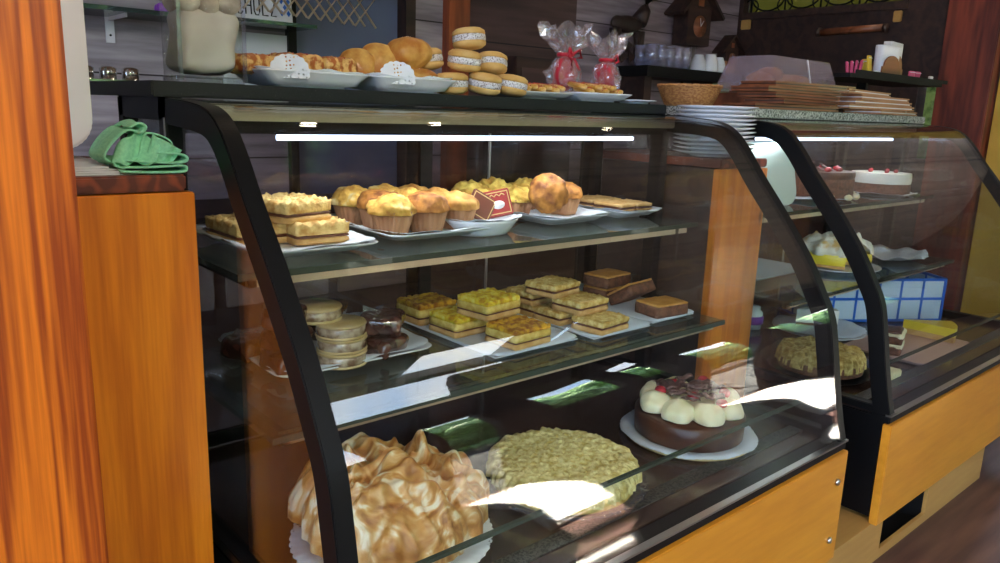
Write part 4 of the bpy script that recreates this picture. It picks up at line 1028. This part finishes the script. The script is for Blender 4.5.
b_.grid(lambda u, v: (.335+.040*u+.012*v, 1.181+.004*sin(u*9)+.010*(1-v), 1.108+.042*v*(1-.55*u)), 16, 12)
b_.build('front_drape', 'cloth', ct, solid=.0024)
# plates stacked between the cases
series(lambda: (lambda t: (plate_mb(.112, .016, .5).build('plate_body', 'white', t), t)[1])(thing('dinner_plate', '', 'plate')), [((1.912+.002*sin(k*3), 1.285+.002*cos(k*2), 1.0925+.0112*k), .3*k, 'white plate in the stack between the cases, %s' % (['the bottom one', 'second from the bottom', 'third from the bottom', 'fourth from the bottom', 'fifth from the bottom', 'sixth from the bottom', 'sixth from the top', 'fifth from the top', 'fourth from the top', 'third from the top', 'second from the top', 'the top one'][k])) for k in range(12)], 'white plates stacked between the cases')

# ------------------------------------------------------------------ on the farther countertop
ZG = 1.2325
bk = thing('wicker_basket', 'shallow woven basket at the left end of the granite countertop', 'basket', (2.215, 1.60, ZG))
bk.scale = (.9, .9, 1)
bb = MB().lathe([(.0001, .004), (.078, .004), (.080, 0), (.086, .004), (.100, .030), (.113, .058), (.117, .066), (.112, .067), (.107, .058), (.094, .030), (.078, .008)], 90, fn=lambda r, z, a, j: (r*(1+.014*(1 if (int(a*45/pi)+j) % 2 else -1)), z))
bb.build('basket_body', 'wicker', bk)
MB().tube([(.115*cos(2*pi*i/30), .115*sin(2*pi*i/30), .066+.002*(i % 2)) for i in range(30)], .006, 6, True).build('braided_rim', 'wicker', bk)
# acrylic bread box on a wooden crate
tag(MB().box(2.50, 2.80, 1.46, 1.70, ZG, ZG+.058).build('wooden_crate', 'menuwood', None, bevel=.003), 'low wooden crate carrying the clear bread box', 'crate')
ab = thing('bread_display_box', 'clear acrylic box with bread rolls inside, on the low wooden crate', 'display box', (2.70, 1.555, ZG+.060))
MB().loft([rr(.50, .26, .01, 0), rr(.50, .26, .01, .012)], False).build('box_base', 'acrylic', ab)
MB().loft([rr(.48, .23, .01, .012), rr(.42, .17, .012, .122)], False, False).build('clear_cover', 'acrylic', ab, solid=.003)
MB().tube([(.03, -.114, .012), (.03, -.086, .122)], .0028, 6).build('corner_bar', 'white', ab)
MB().tube([(p[0], p[1], .122) for p in rr(.42, .17, .012, 0, 2)], .0016, 5, True).build('top_rim', 'acrylic', ab)
def roll():
    t = thing('bread_roll', '', 'bread roll'); MB().blob(.062, .045, .032, 3, .005, 25, 1, (0, 0, .030)).build('roll_body', 'bread', t); return t
series(roll, [((2.56+.095*k, 1.55+.02*(k % 2), ZG+.074+(.022 if k == 1 else 0)), .8*k, 'bread roll inside the clear box, %s' % ['at its left end', 'second from its left', 'third from its left', 'at its right end'][k]) for k in range(4)], 'bread rolls in the clear box')
# wooden menus with spiral rings, two fanned piles
def menu(light):
    t = thing('wooden_menu', '', 'menu')
    MB().box(-.23, .23, -.07, .07, 0, .006).build('back_cover', 'menulight' if light else 'menuwood', t, bevel=.0008)
    MB().box(-.225, .22, -.066, .066, .006, .010).build('pages', 'paper' if light else 'darkwood', t)
    MB().box(-.23, .23, -.07, .07, .010, .016).build('front_cover', 'menulight' if light else 'menuwood', t, bevel=.0008)
    for k in range(4):
        MB().tube([(.218+.006*cos(a), -.045+.03*k, .0065+.011*sin(a)) for a in [2*pi*i/12 for i in range(12)]], .0011, 5, True).build('binding_ring', 'steel', t)
    return t
ordn = ['bottom', 'second from the bottom', 'middle', 'second from the top', 'top']
its = []
for k in range(5):
    its.append(((2.47+.030*((k*2) % 3)+.012*k, 1.405, ZG+.001+.0185*k), R(-6+4*((k*3) % 4)), 'reddish wooden menu in the left fanned pile, %s' % ordn[k]))
series(lambda: menu(False), its, 'reddish wooden menus')
its = []
for k in range(5):
    its.append(((3.07-.05*((k*2) % 3)+.045*(4-k), 1.405, ZG+.001+.0168*k), R(6-4*((k*3) % 4)), 'light wooden menu with steel rings in the right pile, %s' % ordn[k]))
series(lambda: menu(True), its, 'light wooden menus')
# black tray stand with napkin holders and sachets
ts = thing('condiment_stand', 'black tray stand fixed beside the red post, holding napkins and sachets', 'stand', (3.42, 1.52, ZG))
MB().box(-.47, .42, -.11, .11, .135, .150).box(-.42, .48, -.11, -.104, .150, .165).box(-.42, .48, .104, .11, .150, .165).build('tray_top', 'blackmatt', ts)
for x in (-.36, .02):
    MB().box(x, x+.02, .05, .09, 0, .135).build('leg', 'blackmatt', ts)
ZS = ZG+.1505
def holder():
    t = thing('napkin_holder', '', 'napkin holder')
    for y in (-.026, .020):
        pts = [(-.075, y, 0), (.075, y, 0), (.075, y, .045)]+[(.062*cos(a), y, .045+.045*sin(a)) for a in [pi*i/14 for i in range(15)]]+[(-.075, y, .045)]
        MB().loft([pts, [(p[0], y+.006, p[2]) for p in pts]], False).build('side_panel', 'menuwood', t)
    MB().box(-.075, .075, -.026, .026, 0, .005).build('holder_base', 'menuwood', t)
    MB().rbox(.14, .036, .125, .003, 10, .001, 30, 1, (0, 0, .006)).build('napkins', 'paper', t)
    return t
series(holder, [((3.38, 1.47, ZS), R(-4), 'wooden napkin holder, the lower one in front'), ((3.66, 1.57, ZS), R(5), 'wooden napkin holder, the taller one behind', (1.1, 1, 1.3))], 'napkin holders')
def sachet(m, lab, x, y, rz, tilt, h=.062):
    t = thing('sugar_sachet', lab, 'sachet', (x, y, ZS), group='sachets on the black stand', rot=(R(tilt), 0, rz))
    MB().rbox(.042, .010, h, .004, 8, .0008, 50, 1).build('sachet_body', m, t)
    MB().box(-.021, .021, -.0057, -.0047, h*.86, h*.9).build('seam', 'paper', t)
yel = mat('yellow_sachet', (.80, .50, .03), rough=.5); pinks = mat('pink_sachet', (.60, .06, .16), rough=.5); whs = mat('white_sachet', (.75, .75, .78), rough=.6)
for k in range(4): sachet(pinks, 'pink sachet in the row at the left of the black stand, %s' % ['leftmost', 'second', 'third', 'rightmost'][k], 3.05+.032*k, 1.47, R(20), -8+5*k, .048+.004*k)
sachet(yel, 'yellow sachet standing left of the front napkin holder', 3.215, 1.46, R(8), -6, .082)
sachet(yel, 'yellow sachet lying further back beside the pink ones', 3.245, 1.50, R(-12), 6, .070)
sachet(whs, 'white sachet lying at the front of the stand', 3.21, 1.43, R(2), -4, .022)
for k in range(2): sachet(pinks, 'pink sachet at the right end of the black stand, %s' % ['the nearer one', 'the farther one'][k], 3.72+.045*k, 1.50, R(-10), 10*k, .05)
sachet(whs, 'white sachet at the right end of the black stand', 3.78, 1.44, R(2), 0, .03)

# ------------------------------------------------------------------ posts and far right
tag(bx('wooden_post', 4.58, 4.78, 1.45, 1.71, 0, 2.7, 'redwood', bevel=.005), 'broad dark red wooden post at the right, behind the farther case', 'post')
yp = mat('yellow_paint', (.62, .36, .04), (.70, .42, .06), scale=4, rough=.6)
tag(bx('yellow_post', 4.66, 4.82, 1.12, 1.44, 0, 2.7, yp, bevel=.004), 'bright yellow painted post at the right edge', 'post')

# ------------------------------------------------------------------ things on and in front of the back wall
gsm = glass('green_shelf_glass', tint=(.45, .60, .55), solid=.5, scol=(.06, .09, .08))
ws = thing('wall_shelf', 'dark glass wall shelf with steel bracket on the whitewashed planks, far left', 'shelf', (.60, 2.88, 1.470))
MB().box(-.5, .48, -.12, .12, 0, .014).build('shelf_board', gsm, ws)
for x in (-.2, .19):
    MB().box(x-.014, x+.014, .112, .12, -.085, 0).box(x-.004, x+.004, -.08, .115, -.012, 0).build('bracket', 'whitepl_', ws)
    MB().lathe([(.0001, 0), (.004, 0), (.004, .002), (.0001, .002)], 8).rot(Matrix.Rotation(R(90), 3, 'X')).move((x, .112, -.06)).build('screw', 'blackmatt', ws)
tag(MB().rbox(.05, .05, .035, .012, 8, .003, 40, 2).build('purple_box', 'purple', None, loc=(.93, 2.86, 1.4845)), 'small purple object on the dark wall shelf', 'ornament')
w3 = thing('wall_shelf', 'green glass wall shelf under the name plate, right of the jar', 'shelf', (1.25, 2.86, 1.475))
MB().box(-.16, .19, -.13, .14, 0, .012).build('shelf_board', gsm, w3)
MB().box(-.10, -.08, .13, .139, -.07, 0).build('bracket', 'steel', w3)
# name plate reading SCHULZ with a blue and white diamond crest
sp = thing('name_plate', 'white plate with black capital letters and a blue diamond crest, on the green glass shelf', 'sign', (1.265, 2.84, 1.4875), group=None, rot=(R(-8), 0, R(-6)))
MB().box(-.125, .125, -.004, .004, 0, .105).build('plate_panel', 'paper', sp, bevel=.002)
GL = {'S': [[(1, .9), (.75, 1), (.25, 1), (0, .8), (.1, .58), (.9, .42), (1, .2), (.75, 0), (.25, 0), (0, .1)]],
      'C': [[(1, .85), (.75, 1), (.25, 1), (0, .8), (0, .2), (.25, 0), (.75, 0), (1, .15)]],
      'H': [[(0, 0), (0, 1)], [(1, 0), (1, 1)], [(0, .5), (1, .5)]],
      'U': [[(0, 1), (0, .2), (.25, 0), (.75, 0), (1, .2), (1, 1)]],
      'L': [[(0, 1), (0, 0), (1, 0)]], 'Z': [[(0, 1), (1, 1), (0, 0), (1, 0)]]}
def letter(ch, x, z, w, h, y, par, m='rubber', r=.0022):
    for st in GL[ch]:
        pass
    b = MB()
    for st in GL[ch]: b.tube([(x+p[0]*w, y, z+p[1]*h) for p in st], .0026, 6)
    return b.build('letter_'+ch.lower(), m, par)
for k, ch in enumerate('SCHULZ'): letter(ch, -.112+.031*k, .026, .020, .062, -.005, sp)
cr_ = MB(); 
for i in range(3):
    for j in range(3):
        if (i+j) % 2 == 0: cr_.add([(.084+.013*i, -.0055, .062+.022*(j-1)-.012), (.092+.013*i, -.0055, .062+.022*(j-1)), (.084+.013*i, -.0055, .062+.022*(j-1)+.012), (.076+.013*i, -.0055, .062+.022*(j-1))], [(0, 1, 2, 3)])
cr_.build('blue_diamonds', 'bluep', sp)
tag(MB().box(1.18, 1.46, 2.985, 2.999, 1.20, 1.462).build('wall_paper_sheet', 'paper', None), 'pale paper panel on the wall under the green glass shelf', 'paper')
# hanging lattice in front of the blue panel
lt_ = thing('hanging_lattice', 'cream folding lattice hanging across the top of the blue panel', 'lattice', (1.60, 2.66, 1.475))
lf = MB(); n = 10; 
for k in range(n):
    x0 = -.475+k*.048
    zb_ = .035-.0016*k*1.2+.0
    for sgn in (1, -1):
        lf.tube([(x0 if sgn > 0 else x0+.048*2, -.004*sgn, zb_+.0), ((x0+.048*2) if sgn > 0 else x0, -.004*sgn, zb_+.115), (x0 if sgn > 0 else x0+.048*2, -.004*sgn, zb_+.230)], .0045, 5)
lf.build('lattice_strips', mat('cream_wood', (.62, .50, .36), rough=.6), lt_)
MB().tube([(-.48, 0, .262), (.07, 0, .262)], .006, 6).build('hanging_rod', 'steel', lt_)
# black shelf with tumblers and cups
bs = thing('wall_shelf', 'black wooden shelf carrying tumblers and white cups, in front of the pale planks', 'shelf', (3.82, 2.82, 1.405))
MB().box(-.48, .42, -.13, .13, 0, .055).build('shelf_board', 'blackmatt', bs)
MB().box(-.46, -.40, -.10, .13, -.20, 0).build('bracket', 'darkwood', bs); MB().box(.36, .40, -.10, .13, -.26, 0).build('bracket', 'menuwood', bs)
tumb = glass('bright_tumbler', tint=(.80, .80, .90), ior=2.0, solid=.25, scol=(.75, .72, .9))
def tumbler():
    t = thing('glass_tumbler', '', 'glass')
    MB().lathe([(.0001, .008), (.028, .008), (.033, .115), (.036, .115), (.031, .0), (.0001, 0)], 26, fn=lambda r, z, a, j: (r*(1+.02*cos(a*10)), z)).build('glass_body', tumb, t)
    return t
its = []
for k in range(8):
    its.append(((3.43+.074*(k % 5)+(.03 if k > 4 else 0), 2.74 if k < 5 else 2.84, 1.461), .3*k, 'clear tumbler on the black shelf, %s' % ['leftmost of the front row', 'second in the front row', 'middle of the front row', 'fourth in the front row', 'rightmost of the front row', 'leftmost of the back row', 'middle of the back row', 'rightmost of the back row'][k]))
series(tumbler, its, 'tumblers on the black shelf')
def cupo():
    t = thing('upturned_cup', '', 'cup')
    MB().lathe([(.046, 0), (.047, .003), (.040, .055), (.028, .085), (.027, .090), (.022, .090), (.0001, .088)], 28).build('cup_body', 'white', t)
    MB().tube([(.043, 0, .02), (.062, 0, .028), (.064, 0, .048), (.036, 0, .062)], .004, 6).build('handle', 'white', t)
    return t
series(cupo, [((3.87, 2.75, 1.461), .6, 'upturned white cup on the black shelf, next to the tumblers'), ((3.985, 2.75, 1.461), .9, 'upturned white cup on the black shelf, middle of the three', (1.1, 1.1, 1.1)), ((4.10, 2.77, 1.461), 1.2, 'upturned white cup at the right end of the black shelf')], 'upturned cups')
tag(plate_mb(.11, .02).build('side_plate', 'white', None, loc=(3.88, 2.80, 1.225)), 'white plate on the low brown shelf, under the tumblers', 'plate')
tag(MB().box(3.36, 4.3, 2.7, 2.98, 1.19, 1.222).build('low_shelf', 'menuwood', None), 'low brown shelf below the black tumbler shelf', 'shelf')
gb = thing('green_bottle_rack', 'pale green rack with dark bars and a paper bag beside the basket', 'rack', (4.16, 2.76, 1.224))
MB().box(-.07, .09, -.03, .03, 0, .19).build('rack_panel', mat('pale_green', (.35, .55, .30), rough=.4), gb)
for z in (.05, .10, .15): MB().box(-.075, .095, -.038, -.03, z, z+.006).build('bar', 'blackmatt', gb)
MB().box(-.06, .07, -.02, .02, .19, .31).build('paper_bag', 'menulight', gb)
# carved wall pieces: deer and two clocks
dk = 'darkwood'
dt = thing('carved_deer', 'dark carved wooden deer with raised antlers on the pale planks', 'carving', (3.45, 2.93, 1.60))
db = MB()
db.blob(.13, .035, .045, 3, .008, 20, 2, (-.02, 0, .09)); db.tube([(.08, 0, .11), (.13, 0, .18), (.15, 0, .24)], [.05, .034, .028], 10); db.blob(.055, .024, .026, 2, .003, 30, 3, (.185, 0, .255))
for x in (-.13, -.09, .07, .11): db.tube([(x, 0, .06), (x+.008, 0, -.02), (x, 0, -.10)], [.022, .014, .010], 8)
for sg_ in (-1, 1):
    db.tube([(.15, .01*sg_, .27), (.14, .03*sg_, .34), (.18, .04*sg_, .42)], .008, 6); db.tube([(.14, .03*sg_, .34), (.10, .03*sg_, .39)], .006, 6); db.tube([(.155, .03*sg_, .37), (.21, .04*sg_, .38)], .006, 6)
db.build('deer_body', dk, dt); 
lb_ = MB()
for k in range(16):
    a = k*2.39; lb_.add([(.0+.20*cos(a)*(.4+.04*k), -.01, -.09+.03*sin(a)), (.03+.20*cos(a)*(.4+.04*k), -.03, -.05+.03*sin(a)), (-.02+.20*cos(a)*(.4+.04*k), -.02, -.02+.03*sin(a))], [(0, 1, 2)])
lb_.build('carved_leaves', dk, dt, solid=.012)
def cuckoo(label, x, z, s):
    t = thing('cuckoo_clock', label, 'clock', (x, 2.92, z)); t.scale = (s, s, s)
    MB().box(-.14, .14, -.06, .07, 0, .26).build('clock_house', dk, t, bevel=.004)
    for q in (-1, 1):
        MB().add([(0, -.10, .42), (0, .07, .42), (q*.25, .07, .20), (q*.25, -.10, .20)], [(0, 1, 2, 3)]).build('roof_panel', dk, t, solid=.022)
    MB().add([(-.14, -.06, .26), (.14, -.06, .26), (0, -.06, .40), (-.14, .07, .26), (.14, .07, .26), (0, .07, .40)], [(0, 1, 2), (5, 4, 3)]).build('gable', dk, t)
    d_ = MB().lathe([(.0001, 0), (.075, 0), (.075, .008), (.0001, .008)], 28).rot(Matrix.Rotation(R(90), 3, 'X')).move((0, -.062, .13)).build('dial', 'menuwood', t)
    MB().tube([(0, -.074, .13), (.03, -.074, .17)], .003, 5).tube([(0, -.074, .13), (-.012, -.074, .185)], .003, 5).build('hands', 'paper', d_)
    MB().box(-.03, .03, -.066, -.058, .27, .33).build('bird_door', 'menuwood', t)
    MB().tube([(0, 0, 0), (0, 0, -.16)], .004, 6).lathe([(.0001, -.006), (.03, 0), (.0001, .006)], 20, (0, 0, -.17)).build('pendulum', dk, t)
    for q in (-1, 1):
        w_ = MB().tube([(q*.07, 0, 0), (q*.07, 0, -.20)], .002, 5).blob(.016, .016, .045, 2, .004, 60, 1, (q*.07, 0, -.24)); w_.build('weight', dk, t)
    return t
cuckoo('dark carved house-shaped clock in the middle of the pale planks', 4.02, 1.62, .82)
cuckoo('small dark carved clock at the right end of the pale planks', 4.42, 1.50, .50)
# little fittings on the brown wall
tag(MB().box(4.600, 4.62, 2.90, 2.965, 1.765, 1.825).build('wall_plate', 'plinthwood', None, bevel=.004), 'small pale square plate on the brown wall, at its far end', 'wall plate', 'pale plates on the brown wall')
tag(MB().box(4.600, 4.62, 1.955, 2.0, 1.755, 1.815).build('wall_plate', 'plinthwood', None, bevel=.004), 'small pale square plate on the brown wall, beside the red post', 'wall plate', 'pale plates on the brown wall')
ro = thing('wooden_roll', 'horizontal brown wooden roll fixed on the brown wall', 'roll', (4.585, 2.22, 1.722))
MB().tube([(0, -.20, .006), (0, .20, -.004)], .020, 16).build('roll_body', 'menuwood', ro)
for y in (-.205, .185): MB().tube([(0, y, 0), (0, y+.02, 0)], .026, 16).build('end_cap', 'darkwood', ro)
cb_ = thing('dark_cabinet', 'dark brown cabinet against the dark planks behind the filled biscuits', 'cabinet', (2.72, 2.86, 0))
MB().box(-.25, .14, -.10, .13, .832, 1.45).build('cabinet_body', 'darkwood', cb_, bevel=.004)
MB().box(-.22, .11, -.106, -.10, 1.0, 1.40).build('door', 'darkpl', cb_)
# things seen low behind the counter, left of the nearer case
tb = thing('tumbler_rack', 'small chrome rack with upturned glasses behind the left of the countertop', 'rack', (.50, 1.72, ZC))
MB().box(-.16, .02, -.03, .03, 0, .004).build('rack_base', 'chrome', tb)
for k in range(4):
    MB().lathe([(.016, 0), (.016, .022), (.010, .026), (.0001, .026)], 16, (-.14+.042*k, 0, .004)).build('glass_body', 'chrome', tb)

# ------------------------------------------------------------------ inside the farther case
def wedge(label, cat, name, layers, R_, ang, loc, rz, group=None):
    t = thing(name, label, cat, loc, rz, group); z = 0
    for pn, h, m, am in layers:
        n = 12; b = MB()
        def f(u, v): pass
        rings = []
        for j in range(3):
            zz = z+h*j/2
            ring = [(0.002, 0, zz)]+[(R_*cos(ang*(i/n-.5)), R_*sin(ang*(i/n-.5)), zz+(am*noise.noise(Vector((i*.9, j, z*80))) if j == 2 else 0)) for i in range(n+1)]
            rings.append(ring)
        b.loft(rings, False); b.build(pn, m, t, bevel=0)
        z += h
    return t
def cake_cut(name, label, R_, loc, layers, cut=1.2, rz=0):
    """round cake with a wedge taken out"""
    t = thing(name, label, 'cake', loc, rz); z = 0
    for pn, h, m in layers:
        n = 48; rings = []
        for j in range(4):
            zz = z+h*j/3; sc = .985 if j in (0, 3) else 1
            rings.append([(0, 0, zz)]+[(R_*sc*cos(cut/2+(2*pi-cut)*i/n), R_*sc*sin(cut/2+(2*pi-cut)*i/n), zz) for i in range(n+1)])
        MB().loft(rings, False).build(pn, m, t); z += h
    return t, z
Z1b, Z2b = Z1, Z2
tag(doily(.32, .30, .010, sup=2.2, seed=3).build('paper_doily', 'lace2', None, loc=(2.68, 1.375, Z1+.002), solid=.0006), 'round lace doily under the tall chocolate cake', 'doily', 'lace paper doilies')
cc, zt = cake_cut('chocolate_layer_cake', 'tall chocolate layer cake with a slice cut out, upper shelf of the farther case', .145, (2.70, 1.385, Z1+.005), [('sponge_layer', .034, 'chocsponge'), ('cream_layer', .004, 'chocsponge'), ('sponge_layer', .034, 'chocsponge'), ('chocolate_icing', .024, 'choc')], 1.0, R(190))
for k in range(11):
    a = .75+.50*k; MB().blob(.016, .014, .012, 2, .003, 60, k).build('cream_rosette', 'cream', cc, loc=(.155*cos(a), .155*sin(a), .012))
for k in range(8):
    a = .9+.72*k; MB().blob(.013, .013, .010, 2, .002, 60, k).build('cherry', 'cherry', cc, loc=(.09*cos(a), .09*sin(a), zt+.008))
for k in range(7):
    o = MB().box(-.022, .022, -.006, .006, 0, .003).build('chocolate_shaving', 'shard', cc, loc=(.05*cos(k*.9), .05*sin(k*.9), zt+.004+.002*k)); o.rotation_euler = (.3, .2*k, k)
tag(doily(.27, .26, .008, sup=2.2, seed=6).build('paper_doily', 'lace', None, loc=(3.15, 1.33, Z1+.002), solid=.0006), 'round lace doily under the white-topped cake', 'doily', 'lace paper doilies')
c2_, zt = cake_cut('cream_topped_cake', 'brown cake with a thick white cream top, right of the tall chocolate cake', .11, (3.15, 1.33, Z1+.005), [('sponge_body', .040, 'chocsponge'), ('cream_top', .040, 'whitecream')], .01, 0)
for k in range(5): MB().blob(.009, .009, .008, 2).build('cherry', 'cherry', c2_, loc=(.05*cos(k*1.3), .05*sin(k*1.3), zt+.006))
lid = thing('pale_tray_lid', 'pale green rounded plastic lid leaning upright behind the end glass', 'lid', (2.30, 1.30, Z1), rot=(R(-14), 0, R(-12)))
MB().loft([[(p[0], 0, p[1]) for p in rr(.24, .21, .05, 0, 6, (0, .106))], [(p[0], .012, p[1]) for p in rr(.24, .21, .05, 0, 6, (0, .106))]], False).build('lid_panel', 'palep', lid, bevel=.003)
# lower shelf
tag(plate_mb(.155, .016).build('cake_plate', 'white', None, loc=(2.72, 1.27, Z2)), 'white plate under the sliced lemon meringue pie', 'plate')
mt, zt = cake_cut('lemon_meringue_pie', 'lemon meringue pie with a slice removed, lower shelf of the farther case', .125, (2.72, 1.275, Z2+.0175), [('pie_crust', .010, 'biscuit'), ('lemon_layer', .036, 'lemon')], 1.1, R(255))
def cutmer(u, v):
    a = .57+(2*pi-1.14)*u; x, y, z = mer_fn(.126, .050, 7.7, .012, peaks=[(-.04, .03, .03, .018), (.05, .05, .028, .016), (.02, -.07, .02, .02), (-.07, -.03, .022, .016)])(a/(2*pi), v)
    return (x, y, z if v < .999 else -.004)
MB().grid(cutmer, 110, 40).move((0, 0, .046)).build('meringue', 'meringue2', mt, solid=.003)
tag(doily(.30, .26, .022, sup=2.2, seed=9, wav=.012).build('paper_doily', 'lace', None, loc=(3.13, 1.25, Z2+.003), solid=.0006), 'crumpled lace doily beside the lemon meringue pie', 'doily', 'lace paper doilies')
tag(MB().rbox(.10, .08, .05, .01, 12, .004, 40, 4).build('frosted_slice', 'whitecream', None, loc=(2.98, 1.34, Z2+.012)), 'frosted cake slice behind the lemon meringue pie', 'cake slice')
put_tray('empty pale tray at the left of the lower shelf in the farther case', 2.36, 1.40, Z2, .36, .28, 0, doi=False, m='cyanpaper')
# deck
ZD = Z0
tag(MB().lathe([(.0001, 0), (.135, 0), (.150, .010), (.152, .013), (.134, .006), (.0001, .004)], 60).build('cake_plate', 'blackmatt', None, loc=(2.225, 1.045, ZD)), 'dark plate under the golden streusel cake of the farther case', 'plate')
s2, zt = cake_cut('golden_streusel_cake', 'golden brown streusel cake on a dark plate, front left of the farther case', .125, (2.225, 1.045, ZD+.014), [('cake_base', .030, 'chocsponge')], .01, 0)
MB().grid(stre(.126, .032, .009, 12, 45), 150, 50).move((0, 0, .028)).build('streusel_top', 'streusel2', s2)
tag(plate_mb(.16, .014).build('cake_plate', 'white', None, loc=(2.66, 1.27, ZD)), 'white plate under the lace and the pale cheesecake slice', 'plate')
tag(doily(.31, .31, .006, sup=2, seed=12).build('paper_doily', 'lace2', None, loc=(2.66, 1.27, ZD+.0155), solid=.0006), 'round lace doily under the pale cheesecake slice', 'doily', 'lace paper doilies')
CH = [('crumb_base', .010, 'chocsponge', .0), ('cheese_filling', .050, 'whitecream', 0)]
wedge('pale cheesecake slice with a brown base on lace paper', 'cake slice', 'cheesecake_slice', CH, .15, .75, (2.60, 1.33, ZD+.019), R(-25))
wedge('wide yellow-topped cake wedge at the right of the farther case', 'cake slice', 'yellow_cake_slice', [('sponge_base', .020, 'biscuit', 0), ('yellow_top', .030, 'lemon', 0)], .17, .8, (2.86, 1.06, ZD+.012), R(-65))
nk = thing('layered_cake_slice', 'cream-filled brown layered cake piece just right of the black bow', 'cake slice', (2.585, .985, ZD+.012), .3)
z_ = 0
for k in range(2):
    MB().rbox(.10, .07, .026, .004, 12, .001, 60, k, (0, 0, z_)).build('sponge_layer', 'chocsponge', nk); z_ += .025
    for q in range(5): MB().blob(.013, .013, .011, 2, .002, 50, q+k).build('cream_dollop', 'cream', nk, loc=(-.04+.02*q, -.026, z_+.004))
    MB().rbox(.098, .066, .010, .004, 8, .001, 60, k, (0, 0, z_)).build('cream_layer', 'cream', nk); z_ += .010
MB().rbox(.09, .06, .008, .003, 8, .002, 60, 1, (0, 0, z_)).build('chocolate_top', 'choc', nk)
tag(MB().loft([rr(.40, .24, .02, 0), rr(.42, .26, .02, .010)], False).build('serving_board', mat('pinkish_board', (.62, .40, .34), rough=.5), None, loc=(2.74, .99, ZD)), 'pinkish board under the layered cake piece and the yellow wedge', 'board')
pr = thing('ribboned_jar', 'small white jar tied with purple ribbon at the left back of the farther case', 'jar', (2.49, 1.44, ZD))
MB().lathe([(.0001, 0), (.034, 0), (.036, .06), (.026, .07), (.026, .082), (.0001, .082)], 24).build('jar_body', 'white', pr)
MB().lathe([(.037, .018), (.040, .020), (.040, .046), (.037, .048)], 24).build('purple_ribbon', 'purple', pr)
tag(MB().box(-.055, .055, -.02, .02, 0, .022).build('cream_reflection', mat('cream_reflection', (.85, .78, .45), rough=.6), None, loc=(2.33, .885, ZD), bevel=.003), 'cream yellow block standing in for a reflection near the front glass of the farther case', 'reflection_block')  # solid block put in as a stand-in for a yellow reflection
# blue crate with white panels
bc = thing('blue_crate', 'blue plastic crate with white square panels at the back of the farther case', 'crate', (3.04, 1.30, ZD), R(-32))
cw, chh = .56, .17
def crate_side(par, L_, loc, rz, nm):
    b = MB(); nn = max(2, int(L_/.09)); 
    for i in range(nn+1): b.box(-L_/2+i*(L_-.008)/nn, -L_/2+.008+i*(L_-.008)/nn, -.004, .004, 0, chh)
    for z in (0, chh/2, chh-.01): b.box(-L_/2, L_/2, -.004, .004, z, z+.010)
    o = b.build(nm, 'bluep', par, loc=loc); o.rotation_euler = (0, 0, rz)
    p_ = MB().box(-L_/2+.01, L_/2-.01, -.001, .001, .01, chh-.01).build('white_panels', 'cyanpaper', o)
crate_side(bc, cw, (0, -.11, 0), 0, 'crate_side'); crate_side(bc, cw, (0, .11, 0), 0, 'crate_side')
crate_side(bc, .22, (-cw/2, 0, 0), R(90), 'crate_end'); crate_side(bc, .22, (cw/2, 0, 0), R(90), 'crate_end')
MB().box(-cw/2, cw/2, -.11, .11, .0, .005).build('crate_bottom', 'bluep', bc)

# unseen warm pendant added as fill light over the customers' side
pd = thing('fill_lamp', 'added warm fill lamp hanging unseen over the customer side, left of the nearer case', 'lamp', (.15, -.85, 2.15))
MB().tube([(0, 0, .14), (0, 0, .55)], .004, 6).build('cord', 'rubber', pd)
MB().lathe([(.03, .15), (.05, .14), (.16, .0), (.165, 0), (.052, .146), (.032, .156)], 40).build('lamp_shade', 'blackmatt', pd)
MB().blob(.035, .035, .045, 3, c=(0, 0, .05)).build('light_bulb', spot_m, pd)
pl_ = lamp('fill_light', 'AREA', (0, 0, -.02), 24, (1, .84, .66), .22, .22); pl_.parent = pd; pl_.rotation_euler = (R(38), 0, R(-30))
